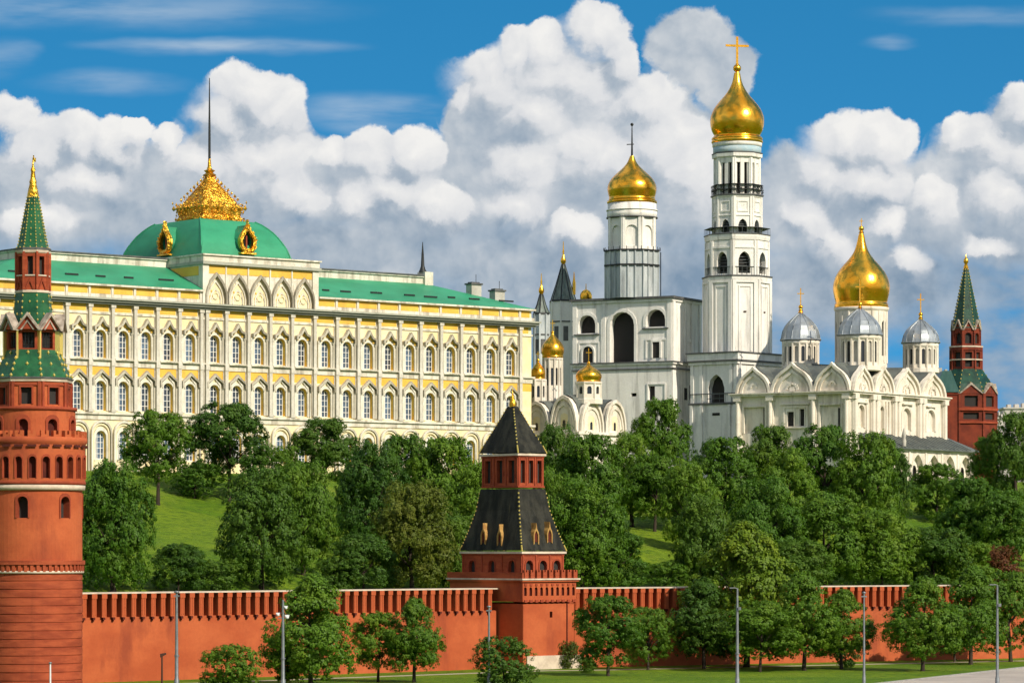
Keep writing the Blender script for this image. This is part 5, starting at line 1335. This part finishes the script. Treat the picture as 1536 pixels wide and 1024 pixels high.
def city_block(px0, px1, D, yt, label, seed):
    x0, x1 = WX(px0, D), WX(px1, D); z = lambda y: WZ(y, D)
    T = Thing('apartment_building', label, 'building', ((x0+x1)/2, D, 20.0)); w = (x1-x0)/2; rng = random.Random(seed)
    b = MB(); n = max(3, int(w/1.8)); zt = z(yt)
    wins = [(-w + 2*w*(i+.5)/n, w/n*1.1) for i in range(n)]; zz = zt - 4.2; fl = []
    while zz > z(668): fl.append(zz); zz -= 3.4
    top = zt
    for f_ in fl:
        arch_wall(b, -w, w, f_-.9, f_+2.5, [(cx, ww, f_, f_+1.9, 'rect') for cx, ww in wins], .4); 
    b.add([(-w,0,20),(w,0,20),(w,0,fl[-1]-.9),(-w,0,fl[-1]-.9)], [(0,1,2,3)]); b.add([(-w,0,fl[0]+2.5),(w,0,fl[0]+2.5),(w,0,zt),(-w,0,zt)], [(0,1,2,3)])
    b.box(w-.1, w, 0, 14, 20, zt); b.box(-w, -w+.1, 0, 14, 20, zt); b.box(-w-.5, w+.5, -.5, 14.5, zt, zt+.6)
    T.part('wall', b, 'city concrete')
    wm = MB(); wm.panel(outline('rect', wins[0][1], 0, 1.9), .38, 0); wm.box(-.06, .06, .3, .36, 0, 1.9, 1); me = wm.data('window', ['dark glass', 'window frame white'])
    for f_ in fl:
        for cx, ww in wins: T.inst('window', me, (cx, 0, f_))
    for i in range(4): r = MB(); x = -w*.8 + w*.4*i; r.box(x, x+w*rng.uniform(.15, .35), 2, 6, zt+.6, zt+.6+rng.uniform(1, 2.6)); T.part('roof_housing', r, 'city concrete')
city_block(1494, 1512, 1150, 628, 'small grey block of flats far off beside the red tower', 3)
city_block(1507, 1562, 1250, 613, 'pale block of flats far off at the end of the trees', 4)

# ------------------------------------------------------------------ street lamps and posts
def lamp(px, D, ytop, head, label, rad=.11):
    T = Thing('street_lamp', label, 'street lamp', (WX(px, D), D, 0.0), 0, 'street lamps along the embankment'); zt = WZ(ytop, D)
    p = MB(); p.lathe([(rad*2,0),(rad*2,1.1),(rad*1.5,1.3),(rad*1.25,zt*.5),(rad*.85,zt)], 10); p.lathe([(rad*1.9,zt*.35),(rad*1.9,zt*.35+.15)], 10); T.part('pole', p, 'lamp steel')
    if head == 'arm':
        h = MB(); h.tube([(0,0,zt),(-.2,-.1,zt+.05),(-.45,-.15,zt+.06)], .04, 6); h.box(-.8,-.4,-.28,-.05,zt,zt+.11); T.part('lamp_head', h, 'lamp steel')
        f = MB(); f.box(.08,.36,-.3,.1,zt-2.2,zt-1.9); f.box(.0,.14,-.1,.1,zt-2.1,zt-2.0); T.part('floodlight', f, 'lamp steel')
    elif head == 'cluster':
        h = MB(); h.box(-.5,.5,-.06,.06,zt-1.9,zt-1.8); T.part('bracket', h, 'lamp steel')
        for x, z_, r in ((-.5,-1.5,.17), (.42,-1.75,.2), (.3,-.8,.16)):
            f = MB(); f.xf = lambda a, b, c: (x+a, b-.1, zt+z_+c); f.lathe([(.02,-r),(r*.8,-r*.6),(r,0),(r*.8,r*.6),(.02,r)], 10); f.box(-r*1.1, r*1.1, -.1, .3, r*.4, r*1.2); T.part('camera_housing', f, 'lamp white')
        t = MB(); t.lathe([(.05,zt),(.05,zt+.7)], 6); T.part('beacon', t, 'brick trim')
    else:
        h = MB(); h.lathe([(rad*1.2,zt),(rad*2.2,zt+.06),(rad*2.2,zt+.16),(.03,zt+.24)], 10); h.box(-.28,.28,-.12,.12,zt-.35,zt-.22); T.part('lamp_head', h, 'lamp steel')
lamp(265, 338, 889, 'cap', 'plain steel lamp post against the wall next to the round tower', .13)
lamp(424.5, 336, 899, 'cluster', 'steel lamp post carrying a cluster of white camera housings before a tall tree', .13)
lamp(733.5, 345, 911, 'cap', 'thin steel lamp post left of the round bush under the square tower', .10)
lamp(1106, 340, 882, 'arm', 'steel lamp post with a short arm and floodlights before the tallest park tree', .12)
lamp(1296, 346, 890, 'cap', 'slender pale lamp post against the bare patch of red wall between park trees', .09)
lamp(1496, 342, 877, 'arm', 'steel lamp post with a short arm beside the last park trees, nearest the road', .11)

T = Thing('torch_post', 'short dark rusty post with a slanted lamp against the red wall', 'post', (WX(243, 345), 345, 0))
m = MB(); m.lathe([(.11,0),(.08,WZ(982, 345))], 8); T.part('pole', m, 'rust pipe')
m = MB(); z_ = WZ(982, 345); m.add([(-.18,-.1,z_-.25),(.45,-.1,z_+.08),(.4,-.1,z_+.25),(-.2,-.1,z_+.15),(-.18,.15,z_-.25),(.45,.15,z_+.08),(.4,.15,z_+.25),(-.2,.15,z_+.15)], [(0,1,2,3),(7,6,5,4),(0,4,5,1),(1,5,6,2),(2,6,7,3),(3,7,4,0)]); T.part('lamp_head', m, 'rust pipe')
T = Thing('marker_post', 'short pale post standing before the foot of the round tower', 'post', (WX(75.5, 335), 335, 0))
m = MB(); z_ = WZ(995, 335); m.lathe([(.1,0),(.08,z_)], 8); T.part('pole', m, 'lamp white')
m = MB(); m.lathe([(.09,z_),(.16,z_+.02),(.16,z_+.14),(.05,z_+.2)], 8); T.part('cap', m, 'lamp steel')

# ------------------------------------------------------------------ trees
def crown_mesh(name, seed, shape, nleaf, leaf, nlobe=46):
    rng = np.random.default_rng(seed)
    def prof(h):
        if shape == 'round': return np.sqrt(np.clip(1 - np.abs(2*h - 1) ** 2.3, 0, 1))
        if shape == 'ovate': return np.where(h < .36, np.sqrt(np.clip(1 - ((.36 - h)/.42) ** 2, 0, 1)), np.clip(1 - ((h - .36)/.66) ** 1.7, 0.02, 1))
        if shape == 'tall': return np.where(h < .3, .80 + h*.66, np.sqrt(np.clip(1 - ((h - .3)/.72) ** 2.6, 0, 1)))
        return np.where(h < .45, np.sqrt(np.clip(1 - ((.45 - h)/.47) ** 3, 0, 1)), np.sqrt(np.clip(1 - ((h - .45)/.56) ** 2.6, 0, 1)))
    C = []; R = []
    k = 0
    while len(C) < nlobe:
        h = rng.uniform(.08, .95); a = k * 2.39996 + rng.uniform(-.5, .5); k += 1
        r0 = rng.uniform(.095, .175) * (1.35 if nlobe < 35 else 1) * (1.05 if h < .7 else .9)
        rr = max(prof(np.array(h)) * .5 * rng.uniform(.88, 1.03) - r0 * .85, 0) * (1 if rng.random() < .86 else rng.uniform(.2, .8))
        C.append((rr*math.cos(a), rr*math.sin(a), min(max(h, r0*.8), 1 - r0*.75))); R.append(r0)
    C = np.array(C); R = np.array(R)
    pick = rng.choice(len(C), nleaf, p=R**2/np.sum(R**2))
    d = rng.normal(size=(nleaf, 3)); d[:, 2] += .25; d /= np.linalg.norm(d, axis=1)[:, None]
    # twig clusters sit on the lobes, leaves sit on the twigs
    K = 34; nt_ = nlobe * K
    td = rng.normal(size=(nt_, 3)); td[:, 2] += .3; td /= np.linalg.norm(td, axis=1)[:, None]
    lob = np.repeat(np.arange(nlobe), K)
    TC = C[lob] + td * (R[lob] * np.where(rng.random(nt_) < .86, rng.uniform(.80, 1.08, nt_), rng.uniform(.2, .8, nt_)))[:, None] * np.array([1, 1, .85])
    pick = rng.choice(nt_, nleaf, p=R[lob]/np.sum(R[lob]))
    rad = rng.uniform(.018, .040, nt_)[pick] * rng.uniform(.6, 1.1, nleaf)
    P = TC[pick] + d * rad[:, None]
    ow = P - np.array([0, 0, .42]); ow /= np.linalg.norm(ow, axis=1)[:, None] + 1e-6
    nrm = d * .5 + td[pick] * .65 + ow * .4 + rng.normal(size=(nleaf, 3)) * .3; nrm /= np.linalg.norm(nrm, axis=1)[:, None]
    t = np.cross(nrm, rng.normal(size=(nleaf, 3))); t /= np.linalg.norm(t, axis=1)[:, None]
    b = np.cross(nrm, t)
    for ax in (0, 1):
        q = np.quantile(P[:, ax], (.004, .996)); P[:, ax] = (P[:, ax] - q.mean()) / (q[1] - q[0])
    q = np.quantile(P[:, 2], (.004, .998)); P[:, 2] = (P[:, 2] - q[0]) / (q[1] - q[0])
    s = leaf * rng.uniform(.6, 1.35, nleaf)[:, None]
    V = np.stack([P - t*s, P - b*s*.55 + nrm*s*.1, P + t*s, P + b*s*.55 + nrm*s*.1], 1).reshape(-1, 3)
    me = bpy.data.meshes.new(name)
    me.vertices.add(nleaf*4); me.vertices.foreach_set('co', V.ravel())
    me.loops.add(nleaf*4); me.loops.foreach_set('vertex_index', np.arange(nleaf*4))
    me.polygons.add(nleaf); me.polygons.foreach_set('loop_start', np.arange(nleaf)*4); me.polygons.foreach_set('loop_total', np.full(nleaf, 4))
    me.materials.append(MATS['leaves']); me.update(); me.validate()
    return me
CROWNS = {s: [crown_mesh('crown', 10*i + j, s, n, lf, nl) for j in range(2)] for i, (s, n, lf, nl) in enumerate(
    [('round', 34000, .0145, 44), ('ovate', 36000, .0145, 54), ('tall', 40000, .0135, 64), ('broad', 36000, .0140, 56)])}
CROWNS['shrub'] = [crown_mesh('crown', 77, 'round', 18000, .018, 30), crown_mesh('crown', 78, 'broad', 18000, .018, 30)]

def trunk_mesh(seed):
    rng = random.Random(seed); m = MB()
    bx, by = rng.uniform(-.02, .02), rng.uniform(-.02, .02)
    m.tube([(0,0,-.02),(0,0,.02),(bx*.4,by*.4,.2),(bx,by,.45),(bx*1.3,by*1.3,.8)], [.034,.026,.021,.016,.004], 8)
    for k in range(7):
        h = rng.uniform(.22, .55); a = k*2.4 + rng.random(); l = rng.uniform(.14, .26)
        m.tube([(bx*h*2, by*h*2, h), (bx*h*2+math.cos(a)*l*.5, by*h*2+math.sin(a)*l*.5, h+l*.45), (bx*h*2+math.cos(a)*l, by*h*2+math.sin(a)*l, h+l*1.0)], [.012,.008,.003], 5)
    return m.data('trunk', ['bark'])
TRUNKS = [trunk_mesh(i) for i in range(3)]

def ray_ground(px, y):
    D = 360.0
    while D < 620:
        x = WX(px, D)
        if inward(x, D) > 3.5 and ground_z(x, D) >= WZ(y, D): return D
        D += .5
    return 560.0
def tree(px, ytop, ybase, w, shape, leaves, c0, label, group, D=None, name='park_tree', cat='tree'):
    if group == 'hill': D = D or ray_ground(px, ybase)
    else: D = D or CH * F / (ybase - HZ)
    x = WX(px, D); zb = ground_z(x, D); zt = WZ(ytop, D); H = zt - zb; W = w * D / F
    T = Thing(name, label, cat, (x, D, zb), 0, 'trees on the slope behind the river wall' if group == 'hill' else 'trees and bushes in the park before the wall')
    rng = random.Random(int(px*13 + ytop))
    cr = T.inst('crown', CROWNS[shape][rng.randrange(2)], (0, 0, zb + H*c0)); cr.scale = (W, W*rng.uniform(.92, 1.08), H*(1 - c0)); cr.rotation_euler.z = rng.uniform(0, 6.28)
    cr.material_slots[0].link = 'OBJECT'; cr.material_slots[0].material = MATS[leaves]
    tr = T.inst('trunk', TRUNKS[rng.randrange(3)], (0, 0, zb)); s = H*.98; tr.scale = (s*.9, s*.9, H*.92); tr.rotation_euler.z = rng.uniform(0, 6.28)

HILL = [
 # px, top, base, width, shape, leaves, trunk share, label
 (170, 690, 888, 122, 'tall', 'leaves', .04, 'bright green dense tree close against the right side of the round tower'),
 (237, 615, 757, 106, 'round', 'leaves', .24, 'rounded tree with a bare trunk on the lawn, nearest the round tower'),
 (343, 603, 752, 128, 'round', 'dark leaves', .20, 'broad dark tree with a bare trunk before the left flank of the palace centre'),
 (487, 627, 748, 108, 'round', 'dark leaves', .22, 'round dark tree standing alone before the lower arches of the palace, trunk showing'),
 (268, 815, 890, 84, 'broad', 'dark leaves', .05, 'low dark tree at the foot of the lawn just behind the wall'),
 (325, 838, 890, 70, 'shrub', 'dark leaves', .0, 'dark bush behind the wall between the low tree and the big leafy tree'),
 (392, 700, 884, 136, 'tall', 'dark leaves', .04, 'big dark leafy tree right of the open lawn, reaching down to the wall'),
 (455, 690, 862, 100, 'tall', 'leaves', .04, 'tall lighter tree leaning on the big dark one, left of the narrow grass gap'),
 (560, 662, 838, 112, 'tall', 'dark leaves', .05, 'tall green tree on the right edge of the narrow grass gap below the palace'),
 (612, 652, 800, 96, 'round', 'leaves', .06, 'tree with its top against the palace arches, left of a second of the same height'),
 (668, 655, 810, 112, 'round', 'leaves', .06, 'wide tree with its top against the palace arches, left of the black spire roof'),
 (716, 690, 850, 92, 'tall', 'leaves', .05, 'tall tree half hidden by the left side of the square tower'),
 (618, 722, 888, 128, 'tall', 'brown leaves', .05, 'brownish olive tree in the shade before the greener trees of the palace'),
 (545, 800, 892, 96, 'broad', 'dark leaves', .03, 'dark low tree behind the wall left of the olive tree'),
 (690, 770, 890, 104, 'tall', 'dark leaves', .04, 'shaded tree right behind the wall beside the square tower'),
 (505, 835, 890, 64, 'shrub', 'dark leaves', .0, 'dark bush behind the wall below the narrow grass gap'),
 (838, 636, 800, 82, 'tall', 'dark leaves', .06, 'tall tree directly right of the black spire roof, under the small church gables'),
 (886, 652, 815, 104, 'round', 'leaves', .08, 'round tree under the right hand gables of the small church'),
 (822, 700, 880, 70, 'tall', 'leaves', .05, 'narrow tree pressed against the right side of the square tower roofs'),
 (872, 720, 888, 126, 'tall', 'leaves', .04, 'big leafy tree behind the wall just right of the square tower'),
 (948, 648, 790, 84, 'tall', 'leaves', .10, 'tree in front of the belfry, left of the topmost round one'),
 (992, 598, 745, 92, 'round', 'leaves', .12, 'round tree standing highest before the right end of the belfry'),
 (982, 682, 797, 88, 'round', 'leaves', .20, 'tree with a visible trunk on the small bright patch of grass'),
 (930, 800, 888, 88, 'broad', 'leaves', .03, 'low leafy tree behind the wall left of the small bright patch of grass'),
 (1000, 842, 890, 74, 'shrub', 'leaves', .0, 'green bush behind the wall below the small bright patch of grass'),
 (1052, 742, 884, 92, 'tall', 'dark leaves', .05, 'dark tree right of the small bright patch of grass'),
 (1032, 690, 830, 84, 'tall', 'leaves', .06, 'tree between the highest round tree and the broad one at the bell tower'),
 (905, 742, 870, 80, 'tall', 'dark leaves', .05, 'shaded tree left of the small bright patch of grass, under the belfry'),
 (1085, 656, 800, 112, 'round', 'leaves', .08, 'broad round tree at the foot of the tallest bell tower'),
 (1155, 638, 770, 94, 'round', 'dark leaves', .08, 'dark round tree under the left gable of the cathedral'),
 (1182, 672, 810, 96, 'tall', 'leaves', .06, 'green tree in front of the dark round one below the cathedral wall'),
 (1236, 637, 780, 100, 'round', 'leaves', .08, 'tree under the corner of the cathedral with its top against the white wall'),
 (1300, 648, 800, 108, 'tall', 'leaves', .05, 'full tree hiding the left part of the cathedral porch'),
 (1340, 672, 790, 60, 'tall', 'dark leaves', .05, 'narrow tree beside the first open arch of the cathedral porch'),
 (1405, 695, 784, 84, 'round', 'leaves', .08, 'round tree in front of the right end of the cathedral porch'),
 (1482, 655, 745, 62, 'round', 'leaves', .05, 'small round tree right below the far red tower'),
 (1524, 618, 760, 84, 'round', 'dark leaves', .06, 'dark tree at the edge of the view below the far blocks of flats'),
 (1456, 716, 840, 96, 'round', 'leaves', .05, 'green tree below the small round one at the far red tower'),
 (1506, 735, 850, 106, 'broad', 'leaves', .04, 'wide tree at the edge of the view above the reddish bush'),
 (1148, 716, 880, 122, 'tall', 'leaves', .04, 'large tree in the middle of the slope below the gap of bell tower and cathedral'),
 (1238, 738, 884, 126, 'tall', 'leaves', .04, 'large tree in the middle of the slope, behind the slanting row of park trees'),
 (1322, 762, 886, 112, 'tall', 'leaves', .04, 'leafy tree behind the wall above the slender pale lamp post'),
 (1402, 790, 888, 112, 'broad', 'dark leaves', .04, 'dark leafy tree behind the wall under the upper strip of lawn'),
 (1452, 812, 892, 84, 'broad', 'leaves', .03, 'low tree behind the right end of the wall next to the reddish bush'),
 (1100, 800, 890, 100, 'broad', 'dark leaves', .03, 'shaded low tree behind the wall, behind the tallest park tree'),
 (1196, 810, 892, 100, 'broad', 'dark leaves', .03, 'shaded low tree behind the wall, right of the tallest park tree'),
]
for a in HILL: tree(*a, 'hill', name='hillside_tree')
tree(1502, 818, 880, 62, 'shrub', 'red leaves', 0, 'reddish brown bush among the green trees above the right end of the wall', 'hill', name='bush', cat='bush')
tree(1455, 826, 880, 34, 'shrub', 'red leaves', 0, 'small rust red bush left of the larger reddish one', 'hill', name='bush', cat='bush')
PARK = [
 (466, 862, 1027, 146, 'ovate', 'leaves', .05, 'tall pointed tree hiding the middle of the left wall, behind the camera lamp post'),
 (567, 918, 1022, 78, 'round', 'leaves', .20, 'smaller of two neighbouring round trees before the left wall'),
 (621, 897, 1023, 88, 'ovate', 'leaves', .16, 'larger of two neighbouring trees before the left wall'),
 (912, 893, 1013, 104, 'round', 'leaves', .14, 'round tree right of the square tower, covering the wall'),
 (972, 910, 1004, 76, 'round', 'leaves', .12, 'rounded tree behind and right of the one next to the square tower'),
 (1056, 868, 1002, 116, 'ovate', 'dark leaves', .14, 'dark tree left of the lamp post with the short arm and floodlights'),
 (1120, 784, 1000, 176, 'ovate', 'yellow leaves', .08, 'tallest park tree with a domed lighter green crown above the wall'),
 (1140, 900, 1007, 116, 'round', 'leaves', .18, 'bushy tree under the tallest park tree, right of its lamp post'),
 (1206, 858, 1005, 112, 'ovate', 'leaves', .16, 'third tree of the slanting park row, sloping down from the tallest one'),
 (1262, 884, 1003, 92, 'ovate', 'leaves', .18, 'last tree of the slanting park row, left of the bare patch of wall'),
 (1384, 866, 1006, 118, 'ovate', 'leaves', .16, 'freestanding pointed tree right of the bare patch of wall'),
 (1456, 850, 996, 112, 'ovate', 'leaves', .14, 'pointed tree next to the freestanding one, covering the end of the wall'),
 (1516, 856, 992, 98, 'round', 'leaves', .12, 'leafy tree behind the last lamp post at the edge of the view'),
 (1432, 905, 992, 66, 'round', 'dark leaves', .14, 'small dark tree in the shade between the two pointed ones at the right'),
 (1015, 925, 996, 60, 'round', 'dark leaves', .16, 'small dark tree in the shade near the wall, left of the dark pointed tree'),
]
for a in PARK: tree(*a, 'park')
for px, yt, yb, w, lb in ((292, 694, 748, 66, 'bush under the palace between the two trees with bare trunks'), (420, 668, 744, 72, 'bush at the palace base left of the lone round dark tree'), (540, 690, 770, 70, 'bush at the palace base right of the lone round dark tree')):
    tree(px, yt, yb, w, 'shrub', 'leaves', .02, lb, 'hill', name='bush', cat='bush')
for px, yt, yb, w, mt, lb in ((345, 966, 1042, 92, 'leaves', 'round bush at the bottom of the left wall, left of the tall pointed tree'),
        (756, 954, 1030, 88, 'dark leaves', 'round dark bush at the foot of the square tower'),
        (852, 960, 1002, 34, 'brown leaves', 'thin brownish bush by the pale plinth of the square tower'),
        (1268, 960, 1000, 46, 'dark leaves', 'small bush at the foot of the last tree of the slanting row'),
        (880, 985, 1008, 30, 'leaves', 'little green bush between the square tower plinth and the round tree')):
    tree(px, yt, yb, w, 'shrub', mt, 0, lb, 'park', name='bush', cat='bush')
